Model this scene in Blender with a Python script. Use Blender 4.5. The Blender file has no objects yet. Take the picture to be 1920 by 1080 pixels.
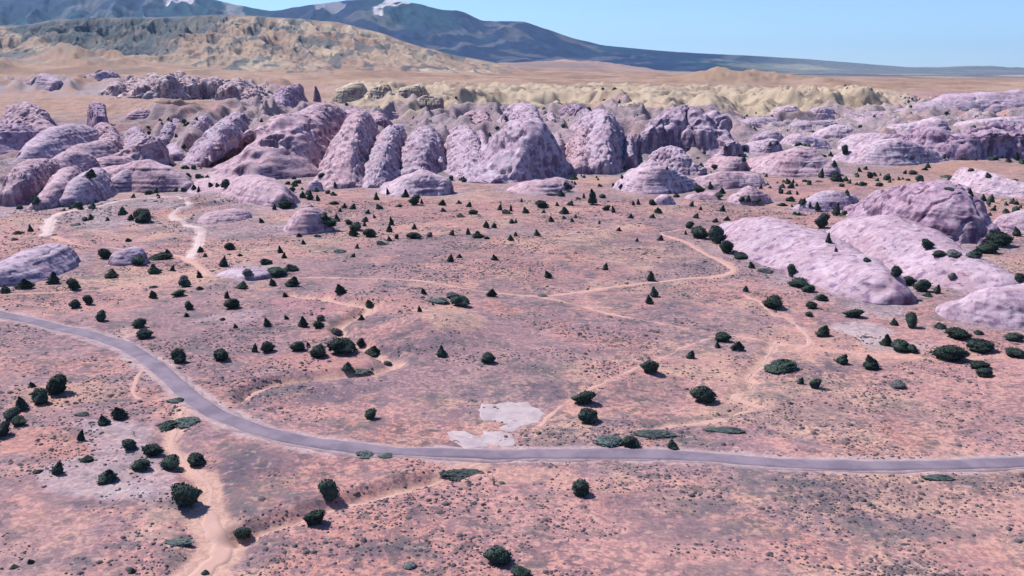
import bpy, math, random
import numpy as np
from mathutils import Vector
from mathutils.bvhtree import BVHTree

scene = bpy.context.scene
col = scene.collection
R = math.radians

# ------------------------------------------------------------------ camera, sky, sun, exposure
CAM_H = 100.0
F = 1707.0            # focal length in pixels of the 1920 wide photograph
PITCH = 13.0
cd = bpy.data.cameras.new('camera')
cd.sensor_width = 36.0
cd.lens = 36.0 * F / 1920.0
cd.clip_start = 1.0
cd.clip_end = 150000.0
cam = bpy.data.objects.new('camera', cd)
cam.location = (0, 0, CAM_H)
cam.rotation_euler = (R(90 - PITCH), 0, 0)
col.objects.link(cam)
scene.camera = cam

SUN_EL, SUN_AZ = 52.0, -56.0      # azimuth from +Y (view direction), negative = to the left
world = bpy.data.worlds.new('World')
scene.world = world
world.use_nodes = True
nt = world.node_tree
bg = nt.nodes['Background']
sky = nt.nodes.new('ShaderNodeTexSky')
sky.sky_type = 'NISHITA'
sky.sun_disc = False
sky.sun_elevation = R(SUN_EL)
sky.sun_rotation = R(SUN_AZ)
sky.altitude = 1500
sky.air_density = 1.0
sky.dust_density = 0.3
sky.ozone_density = 2.5
tint = nt.nodes.new('ShaderNodeMix')
tint.data_type = 'RGBA'; tint.blend_type = 'MULTIPLY'
tint.inputs[0].default_value = 1.0
tint.inputs[7].default_value = (0.74, 0.88, 1.10, 1)
nt.links.new(sky.outputs[0], tint.inputs[6])
nt.links.new(tint.outputs[2], bg.inputs[0])
bg.inputs[1].default_value = 0.095

sd = bpy.data.lights.new('sun', 'SUN')
sd.energy = 4.6
sd.angle = R(0.6)
sd.color = (1.0, 0.955, 0.90)
sun = bpy.data.objects.new('sun', sd)
e, a = R(SUN_EL), R(SUN_AZ)
sdir = Vector((math.sin(a) * math.cos(e), math.cos(a) * math.cos(e), math.sin(e)))
sun.rotation_euler = sdir.to_track_quat('Z', 'Y').to_euler()
sun.location = (0, 0, 400)
col.objects.link(sun)

scene.view_settings.view_transform = 'Standard'
scene.view_settings.look = 'None'
scene.view_settings.exposure = 0.66
scene.view_settings.gamma = 1.0

# ------------------------------------------------------------------ noise
def _h(ix, iy, iz, seed):
    n = (ix.astype(np.int64) * 73856093) ^ (iy.astype(np.int64) * 19349663) ^ (iz.astype(np.int64) * 83492791) ^ (seed * 2654435)
    n = (n ^ (n >> 13)) * 1274126177
    n = n & 0x7fffffff
    n = (n ^ (n >> 16)) & 0xffff
    return n / 65535.0 * 2 - 1

def noise3(x, y, z, seed=0):
    x, y, z = np.broadcast_arrays(np.asarray(x, float), np.asarray(y, float), np.asarray(z, float))
    ix, iy, iz = np.floor(x), np.floor(y), np.floor(z)
    fx, fy, fz = x - ix, y - iy, z - iz
    u, v, w = [t * t * t * (t * (t * 6 - 15) + 10) for t in (fx, fy, fz)]
    ix, iy, iz = ix.astype(np.int64), iy.astype(np.int64), iz.astype(np.int64)
    def c(a, b, d): return _h(ix + a, iy + b, iz + d, seed)
    x00 = c(0,0,0) * (1-u) + c(1,0,0) * u
    x10 = c(0,1,0) * (1-u) + c(1,1,0) * u
    x01 = c(0,0,1) * (1-u) + c(1,0,1) * u
    x11 = c(0,1,1) * (1-u) + c(1,1,1) * u
    return (x00 * (1-v) + x10 * v) * (1-w) + (x01 * (1-v) + x11 * v) * w

def noise2(x, y, seed=0):
    x, y = np.broadcast_arrays(np.asarray(x, float), np.asarray(y, float))
    ix, iy = np.floor(x), np.floor(y)
    fx, fy = x - ix, y - iy
    u, v = [t * t * t * (t * (t * 6 - 15) + 10) for t in (fx, fy)]
    ix, iy = ix.astype(np.int64), iy.astype(np.int64)
    z = np.zeros_like(ix)
    return (_h(ix, iy, z, seed) * (1-u) + _h(ix+1, iy, z, seed) * u) * (1-v) + (_h(ix, iy+1, z, seed) * (1-u) + _h(ix+1, iy+1, z, seed) * u) * v

def fbm2(x, y, sc, octv=3, seed=0, gain=0.5):
    s, a, t = 0.0, 1.0, 0.0
    c0, s0 = 0.8, 0.6
    X, Y = np.asarray(x, float) / sc, np.asarray(y, float) / sc
    for k in range(octv):
        s = s + a * noise2(X, Y, seed + k * 17)
        t += a; a *= gain
        X, Y = (X * c0 - Y * s0) * 2.03 + 7.1, (X * s0 + Y * c0) * 2.03 - 3.3
    return s / t

def fbm3(x, y, z, octv=3, seed=0, gain=0.5):
    s, a, t, f = 0.0, 1.0, 0.0, 1.0
    for k in range(octv):
        s = s + a * noise3(x * f + k * 3.7, y * f - k * 5.1, z * f + k * 1.9, seed + k * 13)
        t += a; a *= gain; f *= 2.07
    return s / t

def sstep(a, b, x):
    t = np.clip((x - a) / (b - a), 0, 1)
    return t * t * (3 - 2 * t)

def bump(c, w, x):       # smooth bell around c
    return np.exp(-((x - c) / w) ** 2)

# ------------------------------------------------------------------ pixel <-> world helpers
CP, SP = math.cos(R(PITCH)), math.sin(R(PITCH))
def ray(px, py):
    dx, dup, df = (px - 960) / F, (540 - py) / F, 1.0
    return Vector((dx, df * CP + dup * SP, -df * SP + dup * CP))     # y component = forward, not normalised (depth 1)

def pxof(x, y):
    return 960 + F * x / np.maximum(y * CP + CAM_H * SP, 1.0)

def z_at(px, py, r):      # height seen at pixel row py at forward distance r
    d = ray(px, py)
    return CAM_H + r * d.z / d.y

# ------------------------------------------------------------------ terrain heights
RN = np.array([0, 700, 900, 1100, 1300, 1500, 1800, 2500, 3500, 5000, 7000, 9000, 15000, 45000, 90000.])
TBL = {
    -300: [0, 0, 3, 10, 22, 40, 52, 72, 100, 170, 300, 360, 400, 500, 500],
    200:  [0, 0, 1, 9, 20, 36, 50, 66, 92, 150, 260, 330, 380, 480, 480],
    640:  [0, 0, 0, 8, 20, 32, 42, 54, 76, 118, 210, 260, 330, 470, 470],
    1000: [0, 0, 0, 8, 20, 32, 42, 50, 64, 96, 145, 210, 260, 440, 440],
    1400: [0, 0, 2, 11, 21, 30, 38, 44, 54, 74, 92, 120, 170, 440, 440],
    1920: [0, 0, 4, 14, 24, 33, 40, 46, 54, 66, 80, 96, 140, 400, 400],
    2500: [0, 0, 4, 14, 24, 33, 40, 46, 54, 66, 80, 96, 140, 400, 400],
}
TC = np.array(sorted(TBL)); TV = np.array([TBL[k] for k in sorted(TBL)], float)

def base_z(x, y):
    r = np.maximum(y, 1.0); p = np.clip(pxof(x, y), TC[0], TC[-1])
    rows = np.array([np.interp(r.ravel(), RN, v) for v in TV]).reshape((len(TC),) + r.shape)
    i = np.clip(np.searchsorted(TC, p.ravel()) - 1, 0, len(TC) - 2).reshape(p.shape)
    t = (p - TC[i]) / (TC[i+1] - TC[i]); t = t * t * (3 - 2 * t)
    flat = rows.reshape(len(TC), -1); idx = np.arange(flat.shape[1]).reshape(p.shape)
    return flat[i, idx] * (1 - t) + flat[i + 1, idx] * t

def region_amp(p, r):
    cream = sstep(1480, 1700, r) * (1 - sstep(3000, 3800, r)) * sstep(560, 700, p) * (1 - sstep(1600, 1750, p))
    lav = sstep(950, 1150, r) * (1 - sstep(1900, 2400, r)) * sstep(1330, 1450, p)
    mid = sstep(1120, 1300, r) * (1 - sstep(1480, 1650, r) * sstep(560, 640, p)) * (1 - sstep(1750, 2000, r)) * sstep(380, 480, p) * (1 - sstep(1330, 1450, p))
    lft = sstep(1250, 1500, r) * (1 - sstep(2300, 2900, r)) * (1 - sstep(480, 600, p))
    return cream, lav, mid, lft

def G_pre(x, y, ridges=True):
    x, y = np.broadcast_arrays(np.asarray(x, float), np.asarray(y, float))
    r = np.maximum(y, 1.0); p = pxof(x, y)
    z = base_z(x, y)
    cream, lav, mid, lft = region_amp(p, r)
    rid = 1.1 - np.sqrt(fbm2(x, y * 0.7, 150, 4, 5, .45) ** 2 * 5 + 0.02)
    z = z + cream * (42 * np.maximum(rid, 0) ** 1.3 + 9 * fbm2(x, y, 45, 3, 9) + 6 * np.abs(fbm2(x, y, 22, 3, 10, .6)) - 16)
    rid2 = 1 - np.abs(fbm2(x * 0.8, y, 55, 3, 25)) * 2.3
    z = z + (lav * 9 + mid * 9 + lft * 5) * (np.maximum(rid2, 0) ** 1.4 - 0.3)
    z = z + (lav + mid) * 3.5 * fbm2(x, y, 17, 2, 31)
    if ridges:
        def ridged(u, v, seed, o=3): return np.maximum(1.12 - np.sqrt(fbm2(u, v, 1.0, o, seed, 0.4) ** 2 * 6 + 0.035), 0)
        k = sstep(985, 1150, r + 90 * fbm2(x, y, 120, 2, 301)) * (1 - sstep(1600, 1900, r)) * sstep(150, 330, p) * (1 - sstep(1330, 1450, p))
        z = z + k * (26 * ridged((x + .12 * y) / 62, y / 230, 303) ** 1.6 - 3 + 4 * ridged(x / 26, y / 40, 305, 2))
        k = sstep(700, 860, r + 60 * fbm2(x, y, 90, 2, 311)) * (1 - sstep(1250, 1500, r)) * (1 - sstep(230, 340, p))
        k = k * sstep(800, 900, r)
        z = z + k * (12 * ridged((x - .3 * y) / 45, (y + .3 * x) / 130, 313) ** 1.6 - 2)
        k = sstep(1120, 1350, r) * (1 - sstep(2300, 2700, r)) * sstep(1390, 1480, p)
        z = z + k * (17 * ridged((x + .5 * y) / 48, (y - .5 * x) / 120, 317) ** 1.5 + 4 * ridged(x / 28, y / 34, 319, 2) - 3)
        k = sstep(560, 660, r) * (1 - sstep(820, 900, r)) * bump(400, 110, p)
        z = z + k * 4 * ridged((x - .6 * y) / 40, (y + .6 * x) / 70, 323) ** 1.5
        k = sstep(2150, 2350, r) * (1 - sstep(3000, 3300, r)) * sstep(-400, 60, p) * (1 - sstep(520, 600, p))
        z = z + k * (34 * ridged((x + .3 * y) / 110, y / 260, 331) ** 1.5 + 9 * ridged(x / 44, y / 70, 333, 2) - 4)
    # rolling desert floor
    near = 1 - sstep(1000, 1500, r)
    z = z + near * (2.2 * fbm2(x, y, 120, 2, 41) + 0.9 * fbm2(x, y, 28, 2, 42) + 0.22 * fbm2(x, y, 6, 2, 43))
    # low mounds
    z = z + 5 * bump(-62, 30, x) * bump(405, 26, y)          # mauve rise in the left middle
    z = z + 6 * bump(-32, 22, x) * bump(352, 22, y)          # bank above the dry wash
    z = z + 3 * bump(-250, 60, x) * bump(700, 60, y)
    # far rolling hills
    z = z + sstep(2900, 3300, r) * (1 - sstep(5200, 6500, r)) * 11 * fbm2(x, y, 150, 4, 59, .55)
    far = sstep(3300, 4500, r)
    z = z + far * (13 * fbm2(x, y, 380, 5, 51, .6) + 22 * sstep(6000, 12000, r) * fbm2(x, y, 1800, 4, 52))
    z = z + 55 * bump(1400, 120, p) * bump(5200, 800, r) * (1 + 1.6 * fbm2(x, y, 350, 5, 53, .6))
    z = z + 16 * bump(1560, 70, p) * bump(4300, 400, r) * (1 + 1.6 * fbm2(x, y, 200, 5, 54, .6))
    z = z + 30 * bump(1080, 190, p) * bump(9500, 900, r) * (1 + 2.2 * fbm2(x, y, 600, 5, 55, .6))
    z = z + 110 * bump(160, 90, p) * bump(5400, 600, r) * (1 + 1.4 * fbm2(x, y, 300, 5, 56, .6))
    z = z + 90 * bump(-20, 60, p) * bump(4600, 500, r) * (1 + 1.4 * fbm2(x, y, 300, 5, 57, .6))
    z = z + 260 * bump(1750, 700, p) * bump(30000, 6000, r) * 0.5 * (1 + fbm2(x, y, 3000, 4, 58))
    return z

def ground_hit(px, py, Gf):
    d = ray(px, py)
    ys = np.exp(np.linspace(math.log(90), math.log(30000), 1500))
    xs = ys * d.x / d.y; zs = CAM_H + ys * d.z / d.y
    g = Gf(xs, ys)
    k = np.argmax(g >= zs)
    if g[k] < zs[k]: k = len(ys) - 1
    if k == 0: return xs[0], ys[0], float(g[0])
    f0, f1 = zs[k-1] - g[k-1], zs[k] - g[k]
    t = f0 / (f0 - f1) if f0 != f1 else 0
    yy = ys[k-1] + (ys[k] - ys[k-1]) * t; xx = yy * d.x / d.y
    return xx, yy, CAM_H + yy * d.z / d.y

def to_world(pts, Gf):
    return np.array([ground_hit(p[0], p[1], Gf) for p in pts])

def smooth_line(P, n=8):
    P = np.asarray(P, float); out = []
    for i in range(len(P) - 1):
        p0, p1, p2, p3 = P[max(i-1, 0)], P[i], P[i+1], P[min(i+2, len(P)-1)]
        for k in range(n):
            t = k / n
            out.append(0.5 * ((2*p1) + (-p0+p2)*t + (2*p0-5*p1+4*p2-p3)*t*t + (-p0+3*p1-3*p2+p3)*t**3))
    out.append(P[-1]); return np.array(out)

# tracks, washes (pixel points on the ground, width in metres at each)
ROAD = [(-220,548),(-90,570),(0,590),(60,603),(130,620),(190,635),(240,652),(278,677),(310,702),(345,734),(385,765),(430,788),(500,812),(580,830),(680,843),(780,849),(880,852),(1000,853),(1100,852),(1200,853),(1300,858),(1400,865),(1500,871),(1600,874),(1700,874),(1800,873),(1920,868),(2100,858),(2300,846)]
WASH = {
 'near': [(365,752,3),(345,772,3.2),(328,800,4),(320,832,4.5),(345,862,4.5),(378,890,4.5),(394,915,5),(393,945,5.5),(392,972,9),(412,1002,11),(415,1030,12),(385,1060,11),(350,1095,10)],
 'side': [(905,868,3.5),(860,882,3),(800,897,3),(740,911,3),(690,925,3.2),(640,937,3),(600,948,2.2),(550,967,2),(500,982,2),(450,1000,2.5)],
 'middle': [(448,752,1.6),(475,727,2.2),(520,713,2.4),(580,706,2.4),(640,699,2.4),(690,694,3),(738,680,3.5),(722,664,4),(690,648,2),(650,628,2.5),(638,606,3),(675,588,4.5),(692,570,4),(655,563,3.5),(600,556,3),(540,548,3)],
 'right': [(1452,640,2.5),(1440,665,2.5),(1418,690,2),(1400,705,1.8),(1410,722,1.6),(1378,742,1.4),(1425,760,1.6),(1385,771,1.6),(1340,785,1.4),(1280,793,1.2),(1230,800,1)],
}
PATHS = {
 'east': [(1010,556,2.2),(1060,552,3),(1130,541,3.2),(1200,532,3.4),(1280,523,3.8),(1350,518,5),(1376,508,5.5),(1362,495,5),(1330,480,4.6),(1300,462,4.2),(1275,450,3.2),(1240,437,2.4),(1290,428,1.6)],
 'centre': [(1010,556,2.2),(930,549,1.6),(870,541,2),(820,531,2.6),(780,526,3.2),(700,523,2.6),(620,521,2.4),(540,522,2.8),(480,521,3),(400,518,3.2),(380,505,4.5),(362,492,5),(335,480,5),(280,473,3),(220,466,2.6),(150,460,2.6),(100,444,5)],
 'hill': [(352,486,6),(368,466,7),(374,447,6),(376,432,7),(345,420,6),(322,406,6),(335,392,5),(357,382,6),(338,371,4),(290,371,3),(240,374,3),(190,386,3.2),(130,396,5),(98,408,7),(92,422,8),(84,442,7)],
 'low': [(380,514,2.2),(330,521,1.8),(260,531,1.8),(190,543,2),(120,548,2),(0,552,2)],
 'south': [(1010,556,1.4),(1080,572,1.6),(1160,592,1.5),(1260,610,1.2),(1330,630,1.6),(1365,628,1.4),(1440,640,1.6),(1530,654,1.6),(1640,665,1.6),(1740,672,2),(1840,672,2)],
 'slant': [(1335,635,2),(1280,652,2),(1220,680,2),(1160,706,1.9),(1100,734,2),(1050,765,2.4),(1010,800,2.4)],
 'spur': [(1392,552,1),(1425,566,2),(1450,590,2),(1480,600,1.4),(1520,640,3),(1480,660,2)],
 'loop': [(272,690,0.9),(255,712,0.9),(250,735,1.1),(268,750,1),(310,747,0.8),(345,752,0.8)],
}
def world_line(pts):
    W = to_world(pts, G_pre)
    A = np.column_stack([W[:, 0], W[:, 1], [p[2] for p in pts]])
    return smooth_line(A, 6)
WASHW = {k: world_line(v) for k, v in WASH.items()}
PATHW = {k: world_line(v) for k, v in PATHS.items()}
ROADW = world_line([(a_, b_, 6.0) for a_, b_ in ROAD])

def line_dist(x, y, L):
    """distance to polyline minus interpolated half width"""
    out = np.full(x.shape, 1e6)
    for i in range(len(L) - 1):
        ax, ay, aw = L[i]; bx, by, bw = L[i + 1]
        dx, dy = bx - ax, by - ay; l2 = dx*dx + dy*dy + 1e-9
        t = np.clip(((x - ax) * dx + (y - ay) * dy) / l2, 0, 1)
        d = np.hypot(x - ax - t * dx, y - ay - t * dy) - 0.5 * (aw + (bw - aw) * t)
        np.minimum(out, d, out=out)
    return out

def near_mask_eval(x, y, L, reach):
    m = (x > L[:, 0].min() - reach) & (x < L[:, 0].max() + reach) & (y > L[:, 1].min() - reach) & (y < L[:, 1].max() + reach)
    out = np.full(x.shape, 1e6)
    if m.any(): out[m] = line_dist(x[m], y[m], L)
    return out

def G(x, y):
    x, y = np.broadcast_arrays(np.asarray(x, float), np.asarray(y, float))
    z = G_pre(x, y)
    rd_ = sstep(3, 14, near_mask_eval(x, y, ROADW, 16))
    for k, L in WASHW.items():
        d = near_mask_eval(x, y, L, 16)
        dep = 2.6 if k in ('middle', 'side') else 0.9
        z = z - dep * (1 - sstep(-1.0, 4.5, d)) * rd_
    return z

# ------------------------------------------------------------------ mesh helpers
def mesh_from(name, verts, faces, mat, smooth=True):
    me = bpy.data.meshes.new(name)
    verts = np.asarray(verts, dtype=np.float32)
    faces = np.asarray(faces, dtype=np.int32)
    n = faces.shape[1]
    me.vertices.add(len(verts)); me.vertices.foreach_set('co', verts.ravel())
    me.loops.add(faces.size); me.loops.foreach_set('vertex_index', faces.ravel())
    me.polygons.add(len(faces))
    me.polygons.foreach_set('loop_start', np.arange(0, faces.size, n, dtype=np.int32))
    me.polygons.foreach_set('loop_total', np.full(len(faces), n, dtype=np.int32))
    me.update(calc_edges=True)
    me.validate()
    if smooth: me.polygons.foreach_set('use_smooth', np.ones(len(me.polygons), dtype=bool))
    if mat: me.materials.append(mat)
    return me

def obj_from(name, me, parent=None):
    o = bpy.data.objects.new(name, me); col.objects.link(o)
    if parent: o.parent = parent
    return o

def tag(o, label=None, cat=None, group=None, kind=None):
    if label: o['label'] = label
    if cat: o['category'] = cat
    if group: o['group'] = group
    if kind: o['kind'] = kind

def grid_faces(nr, nc):
    i = np.arange(nr - 1)[:, None] * nc + np.arange(nc - 1)[None, :]
    return np.stack([i, i + 1, i + 1 + nc, i + nc], -1).reshape(-1, 4)

AL = 0.60      # measured picture tones to surface albedo
def set_col(me, rgb, name='tone'):
    at = me.color_attributes.new(name, 'FLOAT_COLOR', 'POINT')
    at.data.foreach_set('color', np.column_stack([rgb, np.ones(len(rgb))]).astype(np.float32).ravel())

# ------------------------------------------------------------------ materials
def new_mat(name, rough=0.9):
    m = bpy.data.materials.new(name); m.use_nodes = True
    b = m.node_tree.nodes['Principled BSDF']
    b.inputs['Roughness'].default_value = rough
    b.inputs['Specular IOR Level'].default_value = 0.15
    return m, m.node_tree, b

class N:
    def __init__(s, nt): s.nt = nt; s.co = nt.nodes.new('ShaderNodeNewGeometry').outputs['Position']
    def noise(s, scale, detail=3, rough=0.55, stretch=None, obj=False, off=0.0):
        n = s.nt.nodes.new('ShaderNodeTexNoise'); n.inputs['Scale'].default_value = scale
        n.inputs['Detail'].default_value = detail; n.inputs['Roughness'].default_value = rough
        v = s.co
        mp = s.nt.nodes.new('ShaderNodeMapping'); mp.inputs['Scale'].default_value = stretch or (1, 1, 1)
        mp.inputs['Location'].default_value = (off, off, off)
        s.nt.links.new(v, mp.inputs[0]); s.nt.links.new(mp.outputs[0], n.inputs[0])
        return n.outputs[0]
    def ramp(s, f, a, b, lo=0.0, hi=1.0):
        n = s.nt.nodes.new('ShaderNodeMapRange'); n.interpolation_type = 'SMOOTHSTEP'
        s.nt.links.new(f, n.inputs[0])
        for i, v in zip((1, 2, 3, 4), (a, b, lo, hi)): n.inputs[i].default_value = v
        return n.outputs[0]
    def math(s, op, a, b):
        n = s.nt.nodes.new('ShaderNodeMath'); n.operation = op
        for i, v in enumerate((a, b)):
            if isinstance(v, (int, float)): n.inputs[i].default_value = v
            else: s.nt.links.new(v, n.inputs[i])
        return n.outputs[0]
    def mix(s, f, a, b, mode='MIX'):
        n = s.nt.nodes.new('ShaderNodeMix'); n.data_type = 'RGBA'; n.blend_type = mode
        if isinstance(f, (int, float)): n.inputs[0].default_value = f
        else: s.nt.links.new(f, n.inputs[0])
        for i, v in ((6, a), (7, b)):
            if isinstance(v, tuple): n.inputs[i].default_value = v + (1,) if len(v) == 3 else v
            else: s.nt.links.new(v, n.inputs[i])
        return n.outputs[2]
    def attr(s, name):
        n = s.nt.nodes.new('ShaderNodeAttribute'); n.attribute_name = name; return n.outputs
    def bumpn(s, h, strength, dist, bsdf):
        n = s.nt.nodes.new('ShaderNodeBump'); n.inputs['Strength'].default_value = strength; n.inputs['Distance'].default_value = dist
        s.nt.links.new(h, n.inputs['Height']); s.nt.links.new(n.outputs[0], bsdf.inputs['Normal'])

# soil and far land: base tone painted per vertex from world-space regions, speckle procedural
def ground_material():
    m, t, b = new_mat('desert_soil', 0.95)
    n = N(t)
    tone = n.attr('tone')[0]
    spk = n.attr('speckle')[2]         # amount of scrub speckle 0..1
    fine = n.noise(0.9, 3, 0.6)
    c = n.mix(n.ramp(fine, 0.3, 0.7), (0.82, 0.80, 0.82), (1.14, 1.14, 1.12))
    c = n.mix(1.0, tone, c, 'MULTIPLY')
    # tufts of grey-green desert scrub and dark crust
    patch = n.noise(0.035, 3, 0.6)
    pm = n.math('MULTIPLY', n.math('SUBTRACT', patch, 0.5), 0.40)
    s1 = n.noise(0.62, 4, 0.68, off=13.0)
    k1 = n.math('MULTIPLY', n.ramp(n.math('ADD', s1, pm), 0.475, 0.535), spk)
    c = n.mix(n.math('MULTIPLY', k1, 0.66), c, (0.105, 0.075, 0.105))
    s4 = n.noise(0.24, 4, 0.65, off=77.0)
    k4 = n.math('MULTIPLY', n.ramp(n.math('SUBTRACT', s4, pm), 0.52, 0.62), spk)
    c = n.mix(n.math('MULTIPLY', k4, 0.35), c, (0.17, 0.115, 0.14))
    s2 = n.noise(0.21, 3, 0.6, off=41.0)
    k2 = n.math('MULTIPLY', n.ramp(s2, 0.565, 0.61), spk)
    c = n.mix(n.math('MULTIPLY', k2, 0.65), c, (0.065, 0.062, 0.075))
    s3 = n.noise(0.075, 4, 0.6, off=61.0, stretch=(0.7, 1, 1))
    k3 = n.math('MULTIPLY', n.ramp(s3, 0.53, 0.63), spk)
    c = n.mix(n.math('MULTIPLY', k3, 0.62), c, (0.095, 0.09, 0.10))
    p5 = n.noise(0.33, 3, 0.6, off=91.0)
    c = n.mix(n.math('MULTIPLY', n.ramp(p5, 0.55, 0.68), 0.45), c, (0.47, 0.29, 0.23))
    t.links.new(c, b.inputs['Base Color'])
    n.bumpn(n.noise(0.6, 4, 0.6), 0.5, 0.5, b)
    return m

def rock_material():
    m, t, b = new_mat('slickrock', 0.88)
    n = N(t)
    big = n.noise(0.035, 4, 0.6)
    c = n.mix(n.ramp(big, 0.38, 0.62), (0.62, 0.435, 0.485), (0.70, 0.545, 0.60))
    band = n.noise(0.10, 4, 0.65, stretch=(0.35, 0.35, 3.0))
    c = n.mix(n.ramp(band, 0.45, 0.75, 0, 0.55), c, (0.44, 0.27, 0.31))
    streak = n.noise(0.13, 4, 0.62, stretch=(1.4, 1.4, 0.25), off=5.0)
    c = n.mix(n.ramp(streak, 0.50, 0.66, 0, 0.75), c, (0.22, 0.13, 0.26))
    vein = n.noise(0.30, 4, 0.65, stretch=(1.6, 1.6, 0.3), off=25.0)
    c = n.mix(n.ramp(vein, 0.56, 0.68, 0, 0.6), c, (0.20, 0.14, 0.21))
    pale = n.noise(0.22, 5, 0.65, off=9.0)
    c = n.mix(n.ramp(pale, 0.46, 0.66, 0, 0.7), c, (0.86, 0.71, 0.76))
    spot = n.noise(0.7, 3, 0.6, off=19.0)
    c = n.mix(n.ramp(spot, 0.66, 0.74, 0, 0.45), c, (0.17, 0.14, 0.17))
    # painted shade: dark varnish-like streaks deepen the steep walls only
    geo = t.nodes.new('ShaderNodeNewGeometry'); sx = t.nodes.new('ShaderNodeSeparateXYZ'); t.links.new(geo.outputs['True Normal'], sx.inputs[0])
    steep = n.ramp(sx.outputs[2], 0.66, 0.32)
    wall_shade = n.noise(0.09, 4, 0.6, stretch=(1.6, 1.6, 0.22), off=55.0)
    c = n.mix(n.math('MULTIPLY', steep, n.ramp(wall_shade, 0.40, 0.58, 0.1, 0.85)), c, (0.17, 0.095, 0.17))
    hue = n.attr('tone')[0]
    c = n.mix(1.0, c, (AL*0.98, AL*0.95, AL*0.98), 'MULTIPLY')
    c = n.mix(1.0, c, hue, 'MULTIPLY')
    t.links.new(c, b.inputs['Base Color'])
    h = n.math('ADD', n.noise(0.12, 6, 0.62, stretch=(1, 1, 1.6)), n.math('MULTIPLY', band, 0.5))
    n.bumpn(h, 0.5, 1.6, b)
    return m

def simple_noise_mat(name, ca, cb, scale, rough=0.9, bumpd=0.0, cc=None, al=True):
    m, t, b = new_mat(name, rough)
    n = N(t)
    f = n.noise(scale, 4, 0.6)
    c = n.mix(n.ramp(f, 0.35, 0.65), ca, cb)
    if cc:
        c = n.mix(n.ramp(n.noise(scale * 3.1, 3, 0.6, off=7.0), 0.55, 0.72, 0, 0.7), c, cc)
    if al: c = n.mix(1.0, c, (AL, AL, AL), 'MULTIPLY')
    t.links.new(c, b.inputs['Base Color'])
    if bumpd: n.bumpn(f, 0.6, bumpd, b)
    return m

M_GROUND = ground_material()
M_ROCK = rock_material()
M_ROAD = simple_noise_mat('old_asphalt', (0.235, 0.185, 0.25), (0.34, 0.265, 0.33), 0.12, 0.85, 0.0, (0.30, 0.235, 0.28))
M_SHOULDER = simple_noise_mat('road_gravel', (0.56, 0.40, 0.41), (0.42, 0.30, 0.33), 0.5, 0.95, 0.1)
M_PATH = simple_noise_mat('packed_sand', (0.76, 0.45, 0.375), (0.68, 0.42, 0.38), 0.22, 0.95, 0.1, (0.52, 0.33, 0.31))
M_WASH = simple_noise_mat('wash_sand', (0.75, 0.46, 0.385), (0.70, 0.43, 0.38), 0.12, 0.95, 0.1, (0.66, 0.47, 0.45))
M_TRACK = simple_noise_mat('pale_packed_sand', (0.84, 0.65, 0.62), (0.76, 0.55, 0.54), 0.15, 0.95, 0.1)
M_SLAB = simple_noise_mat('pale_slab', (0.68, 0.545, 0.56), (0.54, 0.42, 0.46), 0.22, 0.9, 0.4, (0.78, 0.66, 0.65))

def foliage_mat(name, ca, cb, sc=1.4):
    m, t, b = new_mat(name, 0.85)
    n = N(t)
    oi = t.nodes.new('ShaderNodeObjectInfo')
    f = n.noise(sc, 3, 0.6)
    c = n.mix(n.ramp(f, 0.35, 0.65), ca, cb)
    v = n.ramp(oi.outputs['Random'], 0, 1, 0.75, 1.35)
    cmb = t.nodes.new('ShaderNodeCombineColor')
    for i in range(3): t.links.new(v, cmb.inputs[i])
    c = n.mix(1.0, c, cmb.outputs[0], 'MULTIPLY')
    t.links.new(c, b.inputs['Base Color'])
    return m
M_JUN = foliage_mat('juniper_foliage', (0.016, 0.026, 0.028), (0.042, 0.062, 0.046))
M_GREY = foliage_mat('grey_shrub_foliage', (0.085, 0.085, 0.10), (0.13, 0.135, 0.13))
M_MAT = foliage_mat('low_scrub_foliage', (0.045, 0.065, 0.07), (0.10, 0.115, 0.105), 0.7)
M_BARK = simple_noise_mat('bark', (0.10, 0.07, 0.06), (0.17, 0.12, 0.10), 6)
M_DEAD = simple_noise_mat('dead_wood', (0.30, 0.22, 0.19), (0.42, 0.32, 0.27), 6)

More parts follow.
